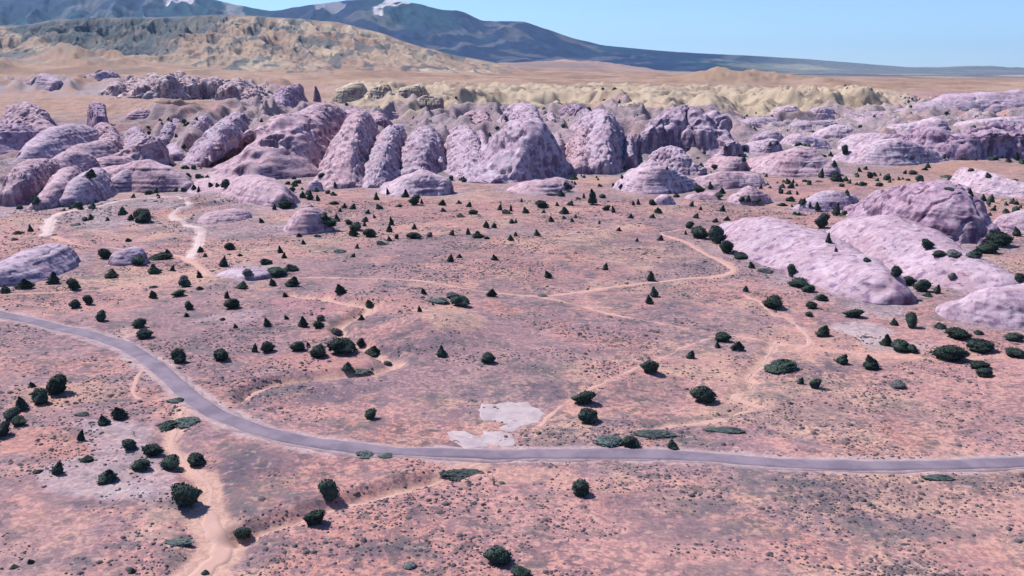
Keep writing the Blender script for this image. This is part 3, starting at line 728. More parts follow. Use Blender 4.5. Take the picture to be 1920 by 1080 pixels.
PK = (1.04, 0.97, 0.97); LV = (0.98, 1.0, 1.06); WH = (1.12, 1.14, 1.16); DK = (0.86, 0.82, 0.95)
fin = dict(fx=0.92, fz=0.90, groove=0.75, skew=0.42, flare=0.75, lump=0.62, toe=True)
dome = dict(fx=0.95, fz=0.95, groove=0.2, lump=0.36, skew=0.2, flare=0.45, name='sandstone_dome', cat='rock dome', group='sandstone domes')
band = dict(fx=0.95, fz=1.0, groove=1.3, lump=1.5, skew=0.3, flare=0.7)
RK = [
 # centre row of fins, left to right
 ([(392,322,14,24),(438,321,56,64),(490,316,84,74),(540,301,84,58),(590,275,78,42),(625,250,46,28)], 'huge humpbacked fin with a smooth pale left slope and deep dark right wall', fin, PK),
 ([(400,347,12,35),(450,357,26,46),(495,377,44,44),(528,388,28,22)], 'broad low slickrock apron with a dark notch, in front of the huge humpbacked fin', dome, PK),
 ([(556,424,22,18),(578,432,48,34),(600,424,28,18)], 'smooth mauve dome alone on the flat with junipers at its right side', dome, PK),
 ([(590,357,20,13)], 'tiny whitish dome in front of the gap right of the humpbacked fin', dome, WH),
 ([(362,310,10,13),(385,302,35,23),(410,282,50,27),(435,257,42,24),(452,237,22,16)], 'slanting ribbed fin directly left of the huge humpbacked fin', fin, LV),
 ([(345,275,22,12),(362,263,34,15),(382,242,26,14)], 'short pale fin second to the left of the humpbacked fin', fin, LV),
 ([(302,270,20,12),(316,262,36,16),(330,248,26,13)], 'narrow fin with a dark cleft, third to the left of the humpbacked fin', fin, LV),
 ([(640,351,25,22),(646,337,70,30),(658,312,90,33),(670,284,76,28),(682,258,50,20)], 'tall narrow fin with dark blotched right side, next right of the humpbacked fin', fin, PK),
 ([(690,351,14,16),(703,337,50,26),(718,312,64,27),(732,287,52,22),(745,264,30,18)], 'slim pale fin leaning right, second right of the humpbacked fin', fin, LV),
 ([(768,332,38,26),(780,312,62,32),(788,287,48,28),(792,264,24,20)], 'rounded ribbed fin with a purple right wall above a wide pale dome', fin, LV),
 ([(733,357,20,24),(780,362,42,46),(827,363,33,26)], 'wide pale dome spreading in front of the rounded ribbed fin', dome, WH),
 ([(886,330,26,20),(876,314,56,27),(863,287,50,24),(855,264,28,16)], 'isolated smooth fin with a curved dark left edge, left of the big triangular fin', fin, LV),
 ([(930,340,28,34),(948,332,72,48),(966,320,94,56),(974,297,74,46),(968,268,44,32),(960,247,25,20)], 'big triangular fin with a dark alcove at its lower right, middle of the row', fin, LV),
 ([(985,356,16,28),(1020,360,24,32),(1046,347,14,22)], 'low pink rock toe spilling out below the alcove of the big triangular fin', dome, PK),
 ([(1012,292,28,16),(996,272,55,22),(976,247,52,25),(957,227,28,18)], 'ridge rising behind the right shoulder of the big triangular fin', fin, LV),
 ([(1036,264,24,13),(1026,249,38,15)], 'small rounded tower in the gap between the triangular and the tall fluted fin', fin, WH),
 ([(1042,227,34,13),(1060,224,30,17),(1082,224,25,12)], 'purple block standing on the skyline behind the small rounded tower', fin, DK),
 ([(1122,323,50,22),(1119,310,96,34),(1112,287,80,36),(1105,262,54,28)], 'tall fluted fin with black vertical cracks down its right wall', fin, LV),
 ([(1058,297,22,22),(1072,277,42,28),(1086,257,32,24)], 'lumpy shoulder leaning on the left of the tall fluted fin', fin, LV),
 ([(1160,303,40,9),(1156,287,52,11)], 'thin dark pillar close to the right of the tall fluted fin', fin, DK),
 ([(1190,292,50,22),(1218,287,68,38),(1270,280,82,50),(1320,287,68,46),(1362,291,34,32)], 'largest grey-lavender dome right of the row of fins', dict(fx=.75, fz=.7, groove=.9, name='sandstone_dome', cat='rock dome', group='sandstone domes'), LV),
 ([(1226,314,62,20),(1250,319,56,24),(1280,323,32,20),(1308,326,12,14)], 'sharp ridge with a dark face, in front of the largest grey-lavender dome', fin, LV),
 ([(1185,351,38,26),(1220,359,50,33),(1255,357,38,28),(1285,353,20,22)], 'pale crumbly dome dotted with shrubs below the sharp dark-faced ridge', dome, WH),
 ([(1243,382,18,17)], 'little white dome below the crumbly shrub-dotted dome', dome, WH),
 ([(1310,350,20,25),(1350,350,30,30),(1400,345,22,30)], 'low pinkish hump right of the crumbly shrub-dotted dome', dome, PK),
 ([(1377,377,15,16),(1400,379,32,27),(1427,377,15,16)], 'small smooth pink dome behind the left whaleback', dome, PK),
 ([(1420,313,20,28),(1460,319,38,38),(1500,324,46,42),(1545,327,22,28)], 'long low sloping slab dome, right of the largest grey-lavender dome', dome, PK),
 ([(1590,298,20,30),(1650,299,38,38),(1700,299,34,38),(1745,299,12,24)], 'pale ramp-like dome standing before the dark right cliff', dome, WH),
 ([(1640,262,14,20),(1700,278,34,34),(1780,288,48,42),(1860,290,52,46),(1950,290,52,46),(2050,290,45,46)], 'long cliff with a deep violet shaded face at the right edge', dict(fx=.5, fz=.5, skew=.5, groove=1.6, name='sandstone_cliff', cat='cliff', group='sandstone fins'), DK),
 ([(1700,215,12,40),(1780,212,34,55),(1860,210,42,60),(1960,210,45,60),(2060,212,35,60)], 'distant lavender ridge rising on the skyline at the far right', dome, LV),
 ([(1802,346,32,20),(1840,354,32,28),(1890,363,26,32),(1940,366,20,30)], 'wedge-shaped pale dome on the orange flat at the right edge', dome, WH),
 ([(1880,427,28,22),(1920,432,45,36),(1970,433,45,40)], 'grey lumpy dome cut by the right edge, beyond the dark purple dome', dome, LV),
 ([(1515,393,20,23),(1550,389,34,33),(1585,386,22,23)], 'small grey slab dome in the gap behind the two whalebacks', dome, LV),
 # big whalebacks of the right middle ground
 ([(1672,562,28,34),(1640,549,44,52),(1565,512,49,68),(1485,476,52,72),(1415,449,45,52),(1372,438,26,32)], 'left whaleback, a long smooth pink dome ending in a low dark overhang', dome, (0.93, 0.90, 0.95)),
 ([(1880,545,35,46),(1830,530,36,58),(1765,506,42,66),(1695,474,49,70),(1638,450,49,54),(1592,437,28,36)], 'middle whaleback, a long smooth dome between the left whaleback and the dark purple dome', dome, (0.93, 0.90, 0.95)),
 ([(1790,588,24,34),(1850,592,56,64),(1930,590,58,80),(2010,585,39,60)], 'nearest pink dome, cut by the right edge below the whalebacks', dome, (0.93, 0.90, 0.95)),
 ([(1838,453,38,32),(1790,446,76,56),(1730,431,94,66),(1680,413,76,56),(1632,401,45,38),(1600,396,20,23)], 'dark purple dome rising behind the middle whaleback', dict(dome, fx=.7, fz=.7, groove=.8, skew=.5), (0.84, 0.78, 0.88)),
 ([(1745,476,20,23),(1780,483,26,28),(1815,486,18,23)], 'low lavender slab wedged between the middle whaleback and dark purple dome', dome, LV),
 # left cluster
 ([(-60,290,60,42),(0,290,64,46),(35,283,52,36),(65,271,20,18)], 'dark violet fin cut by the left edge', fin, DK),
 ([(85,258,35,23),(62,250,55,32),(40,240,42,28),(20,232,22,18)], 'pointed pyramid-like rock peak rising behind the dark violet left fin', fin, PK),
 ([(189,244,30,12),(184,239,47,15),(178,233,38,12)], 'upright dark purple blade of rock standing alone on the left skyline', dict(fin, fx=.5, fz=.4, flare=.1, toe=False), DK),
 ([(208,276,30,16),(200,263,34,18),(190,253,22,14)], 'small hump with a dark right face right below the purple blade', fin, PK),
 ([(25,312,12,18),(60,308,36,30),(100,293,50,35),(140,276,42,34),(172,266,26,20)], 'long curved whaleback running up to the purple blade, left cluster', dome, LV),
 ([(120,301,12,18),(150,296,25,26),(185,289,26,23),(205,281,14,13)], 'short smooth hump tucked below the long curved left whaleback', dome, PK),
 ([(230,302,20,22),(255,306,42,32),(278,306,52,28),(292,301,28,14)], 'hooked purple hump with a streaked dark right side, left cluster', fin, PK),
 ([(175,315,14,22),(205,316,24,28),(235,312,20,24)], 'low ridge joining the hooked hump to the left whalebacks', dome, PK),
 ([(15,384,30,20),(40,378,62,32),(65,360,60,32),(88,340,42,26),(110,325,25,20)], 'bulky pink dome split by a black cleft at the left edge', dict(dome, groove=1.0, fx=.7, fz=.7), PK),
 ([(60,345,25,23),(100,336,38,30),(140,323,40,33),(170,313,20,20)], 'pink ridge above and behind the cleft dome', dome, PK),
 ([(78,391,20,18),(105,381,42,28),(128,364,50,28),(145,347,28,18)], 'rounded dome right of the black cleft, with shrubs at both sides', dome, PK),
 ([(126,386,20,18),(150,377,46,28),(178,361,44,28),(195,344,25,18)], 'sloping grey dome just left of the domed rock above the hill path', dome, LV),
 ([(202,359,20,18),(230,357,38,30),(262,351,34,22)], 'smooth dome with a dark right edge directly above the hill path', dome, LV),
 ([(180,345,28,28),(225,350,42,38),(265,352,55,43),(300,355,50,38),(335,356,34,28),(352,357,18,16)], 'broad pink dome crowning the left cluster behind the hill path', dome, PK),
 ([(5,532,34,42),(45,517,42,48),(90,499,46,40),(118,489,32,26)], 'smooth grey whaleback at the left edge above the road', dome, LV),
 ([(226,493,24,23),(250,491,29,28)], 'low lavender hump between junipers right of the left-edge whaleback', dome, LV),
 ([(445,512,10,28),(478,519,12,32)], 'flat grey rock hump beside the central sandy track', dome, LV),
 ([(400,413,16,33),(440,411,20,33)], 'mauve mound right of the hill path bend', dome, PK),
 ([(345,356,8,12),(385,357,16,28),(425,366,14,22)], 'low rock shelf with dark shrubs on it behind the hill path bend', dome, PK),
 # far back
 ([(50,173,20,15),(80,173,34,23),(108,173,24,14)], 'far grey dome on the left beyond the orange flat', dome, LV),
 ([(130,167,18,16),(160,166,26,22),(190,166,34,22),(208,162,24,14)], 'far ridge with a brown shaded right end, behind the orange flat', fin, LV),
 ([(228,178,20,22),(248,170,23,24)], 'leftmost fin of the distant serrated rock band', band, (1.12, 1.12, 1.0)),
 ([(268,182,28,30),(292,170,28,28)], 'second fin of the distant serrated rock band', band, (1.12, 1.12, 1.0)),
 ([(306,184,33,26),(330,172,31,30)], 'third fin of the distant serrated rock band', band, (1.12, 1.12, 1.0)),
 ([(348,184,28,28),(372,172,27,28)], 'fourth fin of the distant serrated rock band', band, (1.12, 1.12, 1.0)),
 ([(388,185,30,26),(412,175,24,24)], 'fifth fin of the distant serrated rock band', band, (1.12, 1.12, 1.0)),
 ([(426,186,24,24),(450,177,21,24)], 'sixth fin of the distant serrated rock band', band, (1.12, 1.12, 1.0)),
 ([(470,188,20,26),(492,181,15,24)], 'rightmost low fin of the distant serrated rock band', band, (1.12, 1.12, 1.0)),
 ([(520,212,40,16),(530,205,46,18),(542,198,36,14)], 'steep dark-sided tower left of the thin spire', fin, DK),
 ([(548,196,32,12),(556,192,34,12)], 'small tower peeking out behind the steep dark-sided tower', fin, DK),
 ([(592,202,40,5),(596,201,30,7)], 'thin pointed spire on the skyline above the humpbacked fin', dict(fin, fx=.8, fz=1.2, flare=.1, toe=False, name='rock_spire', cat='rock spire', group=None), DK),
 ([(262,222,18,20)], 'lone low hump on the orange flat between the purple blade and the fins', dome, PK),
 ([(30,204,8,14)], 'tiny grey hump on the orange flat above the pointed peak', dome, LV),
 ([(640,186,24,20),(668,180,26,22)], 'far cream dome immediately right of the thin spire', dome, (1.30, 1.42, 0.92)),
 ([(700,190,26,18),(716,184,28,18)], 'far cream fin, second right of the thin spire', fin, (1.30, 1.42, 0.92)),
 ([(752,196,30,20),(774,190,32,22)], 'far cream fin with a dark brown right alcove', fin, (1.26, 1.36, 0.9)),
 ([(790,208,28,18),(812,204,26,20)], 'far cream block right of the brown alcove', fin, (1.06, 1.12, 0.80)),
 ([(1150,215,20,26),(1186,212,22,26)], 'far cream dome above the thin dark pillar', dome, (1.26, 1.36, 0.92)),
 ([(725,222,16,22)], 'low purple hump on the skyline behind the slim leaning fin', dome, PK),
 ([(885,226,18,20)], 'low purple hump on the skyline behind the isolated smooth fin', dome, PK),
 ([(940,215,20,16)], 'purple knob on the skyline left of the skyline block', fin, DK),
 ([(1470,215,18,26)], 'far pale hump on the skyline left of centre of the slickrock field', dome, WH),
 ([(1535,222,24,26)], 'far pale pointed hump at the top of the slickrock field', dome, WH),
 ([(1440,262,18,26)], 'pale hump behind the long low sloping slab dome', dome, LV),
 ([(1560,258,22,34)], 'pale hump in the slickrock field above the ramp-like dome', dome, WH),
 ([(1630,232,16,34)], 'pale hump in the slickrock field above the dark cliff end', dome, LV),
 ([(823,319,34,9),(816,300,48,12),(812,281,30,10)], 'narrow grey rib squeezed between the rounded ribbed fin and the isolated smooth fin', fin, LV),
 ([(907,325,30,11),(901,302,46,14),(897,277,32,12)], 'narrow rib tight against the left flank of the big triangular fin', fin, LV),
 ([(1042,318,26,13),(1041,300,42,15),(1040,281,34,12)], 'grey rib in the hollow between the triangular and the tall fluted fin', fin, LV),
 ([(1084,324,34,15),(1082,306,62,20),(1080,286,50,16)], 'stepped buttress on the near left side of the tall fluted fin', fin, PK),
 ([(1176,314,26,11),(1173,298,46,13)], 'short rib between the thin dark pillar and the largest dome', fin, LV),
 ([(1098,247,30,18),(1090,236,30,16)], 'pale skyline knob behind the tall fluted fin', fin, LV),
 ([(905,243,24,16),(898,230,26,14)], 'pale skyline knob behind the gap left of the big triangular fin', fin, PK),
 ([(832,244,20,18),(826,234,18,16)], 'low skyline hump behind the rounded ribbed fin', dome, LV),
 ([(706,244,26,18),(700,232,24,16)], 'skyline hump between the tall narrow fin and the slim leaning fin', fin, PK),
 ([(655,232,24,18),(662,222,22,16)], 'skyline hump over the right end of the humpbacked fin', fin, PK),
 ([(275,286,20,14),(262,272,24,16),(250,258,20,14)], 'slanting low rib between the hooked hump and the third fin', fin, LV),
 ([(330,300,16,18),(322,288,20,16)], 'low grey knoll at the foot of the short pale fins', dome, LV),
 ([(432,296,24,14),(452,280,28,14),(470,262,22,12)], 'thin rib pressed behind the pale slope of the humpbacked fin', fin, LV),
 ([(1410,284,20,28),(1440,280,22,26)], 'rounded lavender slab just right of the largest dome', dome, LV),
 ([(1490,272,20,32),(1525,275,18,28)], 'rounded lavender slab behind the long low sloping slab dome', dome, WH),
 ([(1608,270,20,34),(1650,268,18,30)], 'pale slab behind the ramp-like dome', dome, WH),
 ([(1500,243,16,30),(1540,241,16,28)], 'pale hump in the middle of the slickrock field', dome, LV),
 ([(1690,246,18,38),(1740,243,20,36)], 'pale slab on top of the left part of the dark cliff', dome, WH),
 ([(1830,240,20,42),(1890,238,20,40)], 'pale slab on top of the right part of the dark cliff', dome, WH),
 ([(1590,226,14,34),(1640,222,14,30)], 'far pale hump in the upper slickrock field', dome, LV),
 ([(1400,238,16,30),(1440,236,16,28)], 'far lavender hump right of the largest dome on the skyline', dome, LV),
 ([(1345,312,22,22),(1375,318,22,24)], 'pinkish slab between the sharp dark-faced ridge and the sloping slab dome', dome, PK),
 ([(1330,372,12,20),(1300,372,10,18)], 'low pink shelf with junipers below the crumbly dome', dome, PK),
]
for i, (st, lb, kw, tn) in enumerate(RK):
    rock(st, lb, 900 + i * 31, tone=tn, **kw)
bvh = BVHTree.FromPolygons(rock_verts, rock_polys)
ground = build_ground()

def scene_hit(px, py):
    x, y, z = ground_hit(px, py, G)
    d = ray(px, py).normalized(); o_ = Vector((0, 0, CAM_H))
    h = bvh.ray_cast(o_, d)
    if h[0] is not None and h[0].y < y: return h[0].x, h[0].y, h[0].z, True
    return x, y, z, False

# ------------------------------------------------------------------ mesa and mountains
def ridge_land(name, r0, r1, rc, sky_pts, foot, colour, seed, al=0.62, naz=700, nr=150, gull=1.0, p0=-260, p1=2300, gsc=1.0):
    """land rising from the plain at r0 to a skyline at rc, falling again to r1; skyline given as pixel rows"""
    P = np.linspace(p0, p1, naz); rr = np.concatenate([np.linspace(r0, rc, int(nr * .75), endpoint=False), np.linspace(rc, r1, int(nr * .25))])
    sx, sy = zip(*sky_pts)
    Yr = np.repeat(rr[:, None], naz, 1); X = (P[None] - 960) / F * (Yr * CP + CAM_H * SP)
    top = np.interp(P, sx, sy)
    ks = np.ones(9) / 9; top = np.convolve(np.pad(top, 4, mode='edge'), ks, 'valid')
    zt = np.array([z_at(p_, t_, rc) for p_, t_ in zip(P, top)])
    fz = base_z(X, Yr) - 40
    u = np.where(Yr < rc, (Yr - r0) / (rc - r0), 1 - (Yr - rc) / (r1 - rc)); u = np.clip(u, 0, 1)
    prof = foot(u, P[None])
    wig = fbm2(X, Yr, 3000 * gsc, 4, seed)
    g = -np.abs(fbm2(X * 1.0 + Yr * 0.35 + 300 * gsc * wig, Yr * 0.35, 420 * gsc, 4, seed + 3))
    H = np.maximum(zt[None] - fz, 5)
    z = fz + H * prof * (1 + 0.75 * gull * g * (1 - prof ** 4)) + H * 0.10 * fbm2(X, Yr, 700 * gsc, 4, seed + 7) * prof * (1 - prof ** 3)
    z += H * 0.012 * fbm2(X, Yr, 150 * gsc, 3, seed + 8)
    V = np.column_stack([X.ravel(), Yr.ravel(), z.ravel()])
    me = mesh_from(name, V, grid_faces(len(rr), naz), M_FAR)
    set_col(me, al * colour(X.ravel(), Yr.ravel(), z.ravel(), np.repeat(P[None], len(rr), 0).ravel(), u.ravel(), prof.ravel()))
    o = obj_from(name, me); tag(o, kind='structure'); return o

def far_material():
    m, t, b = new_mat('far_land', 0.95)
    n = N(t)
    c = n.mix(n.ramp(n.noise(0.006, 5, 0.65), 0.35, 0.65), (0.8, 0.82, 0.86), (1.15, 1.12, 1.08))
    c = n.mix(1.0, n.attr('tone')[0], c, 'MULTIPLY')
    t.links.new(c, b.inputs['Base Color']); n.bumpn(n.noise(0.01, 5, 0.6), 0.7, 30, b)
    return m
M_FAR = far_material()

def mixf(a, b, t): return a + (np.array(b)[None] - a) * np.clip(t, 0, 1)[:, None]
def mesa_col(x, y, z, p, u, pr):
    c = np.repeat(np.array([[0.46, 0.335, 0.255]]), len(x), 0)
    n1 = fbm2(x + 0.3 * y, y * .5, 260, 4, 81); n2 = fbm2(x, y, 700, 4, 82); n3 = fbm2(x, y * .4, 110, 4, 83)
    c = mixf(c, (0.42, 0.26, 0.21), sstep(0.0, 0.4, n2) * .6)
    c = mixf(c, (0.60, 0.49, 0.37), sstep(0.1, 0.4, n1) * .7)
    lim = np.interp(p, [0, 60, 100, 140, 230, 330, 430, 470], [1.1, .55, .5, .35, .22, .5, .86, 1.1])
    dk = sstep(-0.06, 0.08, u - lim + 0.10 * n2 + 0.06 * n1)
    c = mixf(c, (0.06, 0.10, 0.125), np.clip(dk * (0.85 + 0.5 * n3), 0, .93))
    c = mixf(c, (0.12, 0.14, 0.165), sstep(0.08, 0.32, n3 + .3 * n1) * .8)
    c = mixf(c, (0.33, 0.26, 0.22), sstep(0.93, 0.99, u) * .6)
    return c
def mesa_foot(u, P):
    a = u ** 1.3
    b = sstep(0.0, 1.0, u) * 0.82 + 0.18 * sstep(0.84, 0.93, u)
    return np.clip(a * 0.35 + b * 0.65, 0, 1)
ridge_land('hills', 4700, 10500, 8200, [(-260,60),(0,48),(60,48),(110,38),(180,34),(300,33),(380,30),(435,27),(500,31),(560,35),(640,42),(680,52),(720,62),(760,78),(800,90),(850,103),(900,112),(960,124),(1100,150),(2300,170)],
           mesa_foot, mesa_col, 84, naz=1300, nr=300, p1=1200, gull=1.1, gsc=0.42)

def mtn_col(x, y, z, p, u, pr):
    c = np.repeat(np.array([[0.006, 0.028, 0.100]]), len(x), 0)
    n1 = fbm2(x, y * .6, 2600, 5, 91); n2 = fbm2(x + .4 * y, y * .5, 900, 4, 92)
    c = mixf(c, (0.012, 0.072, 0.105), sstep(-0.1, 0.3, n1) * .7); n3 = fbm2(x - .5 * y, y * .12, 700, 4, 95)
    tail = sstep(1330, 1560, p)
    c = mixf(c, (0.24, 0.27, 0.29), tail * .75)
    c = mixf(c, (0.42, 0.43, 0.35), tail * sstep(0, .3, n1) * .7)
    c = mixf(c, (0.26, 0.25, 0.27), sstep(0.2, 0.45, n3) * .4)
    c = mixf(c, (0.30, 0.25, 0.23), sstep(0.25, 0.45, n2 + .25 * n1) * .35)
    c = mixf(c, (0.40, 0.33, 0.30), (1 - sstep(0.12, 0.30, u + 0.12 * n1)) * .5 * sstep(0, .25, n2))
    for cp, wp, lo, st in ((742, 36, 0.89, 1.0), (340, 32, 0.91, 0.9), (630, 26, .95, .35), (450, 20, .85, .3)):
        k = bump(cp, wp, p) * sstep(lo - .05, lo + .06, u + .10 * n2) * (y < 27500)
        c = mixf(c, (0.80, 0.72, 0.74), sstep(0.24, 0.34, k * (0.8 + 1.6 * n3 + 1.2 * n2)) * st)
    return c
def mtn_foot(u, P): return np.clip(0.45 * u + 0.55 * u ** 2.2, 0, 1)
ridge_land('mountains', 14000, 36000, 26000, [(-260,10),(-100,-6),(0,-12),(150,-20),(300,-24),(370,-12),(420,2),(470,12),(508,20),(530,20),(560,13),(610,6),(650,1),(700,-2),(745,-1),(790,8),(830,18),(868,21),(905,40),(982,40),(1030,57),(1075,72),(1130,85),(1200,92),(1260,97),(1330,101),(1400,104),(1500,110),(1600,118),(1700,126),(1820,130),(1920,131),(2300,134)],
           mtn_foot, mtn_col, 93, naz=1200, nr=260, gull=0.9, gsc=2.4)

# ------------------------------------------------------------------ haze
hz = bpy.data.materials.new('haze_air'); hz.use_nodes = True
ht = hz.node_tree; ht.nodes.remove(ht.nodes['Principled BSDF'])
pv = ht.nodes.new('ShaderNodeVolumePrincipled')
pv.inputs['Color'].default_value = (0.36, 0.62, 1.0, 1)
pv.inputs['Density'].default_value = 0.000008
pv.inputs['Anisotropy'].default_value = 0.2
ht.links.new(pv.outputs[0], ht.nodes['Material Output'].inputs['Volume'])
lo_, hi_ = -60.0, 3400.0
bx = [(-95000, -1500), (95000, -1500), (95000, 90000), (-95000, 90000)]
hv = [(x_, y_, z_) for z_ in (lo_, hi_) for x_, y_ in bx]
hf = [(0,3,2,1),(4,5,6,7),(0,1,5,4),(1,2,6,5),(2,3,7,6),(3,0,4,7)]
hm = mesh_from('haze', hv, hf, hz, smooth=False)
tag(obj_from('haze', hm), kind='stuff')

# ------------------------------------------------------------------ junipers and shrubs
rng = random.Random(7)
def crown_mesh(shape, seed, mat, leaves=420):
    """unit crown: radius ~0.5, height 1, base at z=0"""
    rs = np.random.RandomState(seed)
    nu, nv = 14, 9
    V, Fq = [], []
    th = np.linspace(0, 2 * np.pi, nu, endpoint=False); ts = np.linspace(0, 1, nv)
    lobes = [(rs.uniform(0, 6.28), rs.uniform(.1, .9), rs.uniform(.05, .26)) for _ in range(7)]
    def rad(t, a):
        if shape == 'cone': b = 0.5 * (1 - t) ** 0.85 * (0.75 + 0.25 * np.minimum(t * 8, 1)) + 0.02
        elif shape == 'round': b = 0.5 * np.sqrt(np.clip(1 - (np.abs(t - 0.42) / 0.59) ** 2.3, 0, 1))
        elif shape == 'box': b = 0.46 * np.clip(1 - (np.abs(t - 0.46) / 0.55) ** 5, 0, 1) ** .5 * (1.08 - .2 * t)
        else: b = 0.5 * np.sqrt(np.clip(1 - t ** 1.6, 0, 1))
        m = 1.0
        for la, lt, ls in lobes:
            d = np.angle(np.exp(1j * (a - la)))
            m = m + ls * np.exp(-(d / .55) ** 2 - ((t - lt) / .28) ** 2) * 1.4
        m = m - 0.08 + 0.24 * noise2(a * 2.0 + seed, t * 5, seed)
        return b * m
    A, T = np.meshgrid(th, ts)
    jit = 1 + 0.42 * (rs.rand(*A.shape) - .5)
    Rr = rad(T, A) * jit; Rr[-1] *= 0.05
    X = Rr * np.cos(A); Y = Rr * np.sin(A); Z = T + 0.05 * (rs.rand(*A.shape) - .5) * (T > 0.1)
    tip = rs.uniform(-.24, .24, 2); X = X + tip[0] * T ** 2; Y = Y + tip[1] * T ** 2
    core = np.stack([X, Y, Z], -1) * np.array([.93, .93, .96])
    V = core.reshape(-1, 3)
    fc = []
    for i in range(nv - 1):
        for j in range(nu):
            fc.append((i*nu+j, i*nu+(j+1) % nu, (i+1)*nu+(j+1) % nu, (i+1)*nu+j))
    fc.append((0, 4, 8, 11))
    # leaf sprays sitting in and just outside the surface
    a = rs.rand(leaves) * 6.283; t = rs.rand(leaves) ** 0.85
    rr = rad(t, a) * rs.uniform(0.80, 1.04, leaves)
    C = np.column_stack([rr * np.cos(a) + tip[0]*t**2, rr * np.sin(a) + tip[1]*t**2, t * 0.98 + rs.uniform(-.02, .05, leaves)])
    s = rs.uniform(0.03, 0.065, leaves)
    d1 = rs.randn(leaves, 3); d1[:, 2] += .5; d1 /= np.linalg.norm(d1, axis=1)[:, None]
    d2 = np.cross(d1, rs.randn(leaves, 3)); d2 /= np.linalg.norm(d2, axis=1)[:, None]
    Q = np.stack([C - d1*s[:, None], C + d2*s[:, None]*.7, C + d1*s[:, None]*1.3, C - d2*s[:, None]*.7], 1).reshape(-1, 3)
    fq = np.arange(leaves * 4).reshape(-1, 4) + len(V)
    return mesh_from('crown', np.vstack([V, Q]), np.vstack([np.array(fc), fq]), mat, smooth=False)

def tube(pts, rad, n=6):
    V, Fc = [], []
    for k, (p, r_) in enumerate(zip(pts, rad)):
        for j in range(n):
            an = j / n * 6.2832
            V.append((p[0] + r_ * math.cos(an), p[1] + r_ * math.sin(an), p[2]))
        if k:
            for j in range(n): Fc.append(((k-1)*n+j, (k-1)*n+(j+1) % n, k*n+(j+1) % n, k*n+j))
    return V, Fc
def limbs_mesh(name, seed, mat, limbs=5, reach=0.42, thick=0.05, low=0.0):
    rs = random.Random(seed); V, Fc = [], []
    def add(p, r_):
        v, f = tube(p, r_); b = len(V); V.extend(v); Fc.extend([tuple(i + b for i in q) for q in f])
    add([(0,0,-.12),(0.01,0,.12),(-.02,.01,.35),(.01,0,.6)], [thick*1.5, thick, thick*.7, thick*.25])
    for k in range(limbs):
        an = k / limbs * 6.28 + rs.uniform(-.4, .4); z0 = rs.uniform(.06, .4); z1 = z0 + rs.uniform(.2, .42)
        rch = reach * rs.uniform(.6, 1)
        add([(0,0,z0), (math.cos(an)*rch*.5, math.sin(an)*rch*.5, z0+(z1-z0)*.35), (math.cos(an)*rch, math.sin(an)*rch, z1)], [thick*.6, thick*.4, thick*.12])
    return mesh_from(name, V, Fc, mat)

CR = {s: [crown_mesh(s, 100 + 10 * k + i * 3, M_JUN, 460) for i in range(4)] for k, s in enumerate(('cone', 'round', 'box', 'low'))}
CRG = {s: [crown_mesh(s, 300 + 10 * k + i * 3, M_GREY, 380) for i in range(2)] for k, s in enumerate(('round', 'low'))}
CRM = [crown_mesh('low', 400 + i * 3, M_MAT, 420) for i in range(3)]
TR = [limbs_mesh('trunk', 500 + i, M_BARK) for i in range(3)]
DEAD = [limbs_mesh('dead_tree', 520 + i, M_DEAD, 8, .5, .07) for i in range(2)]

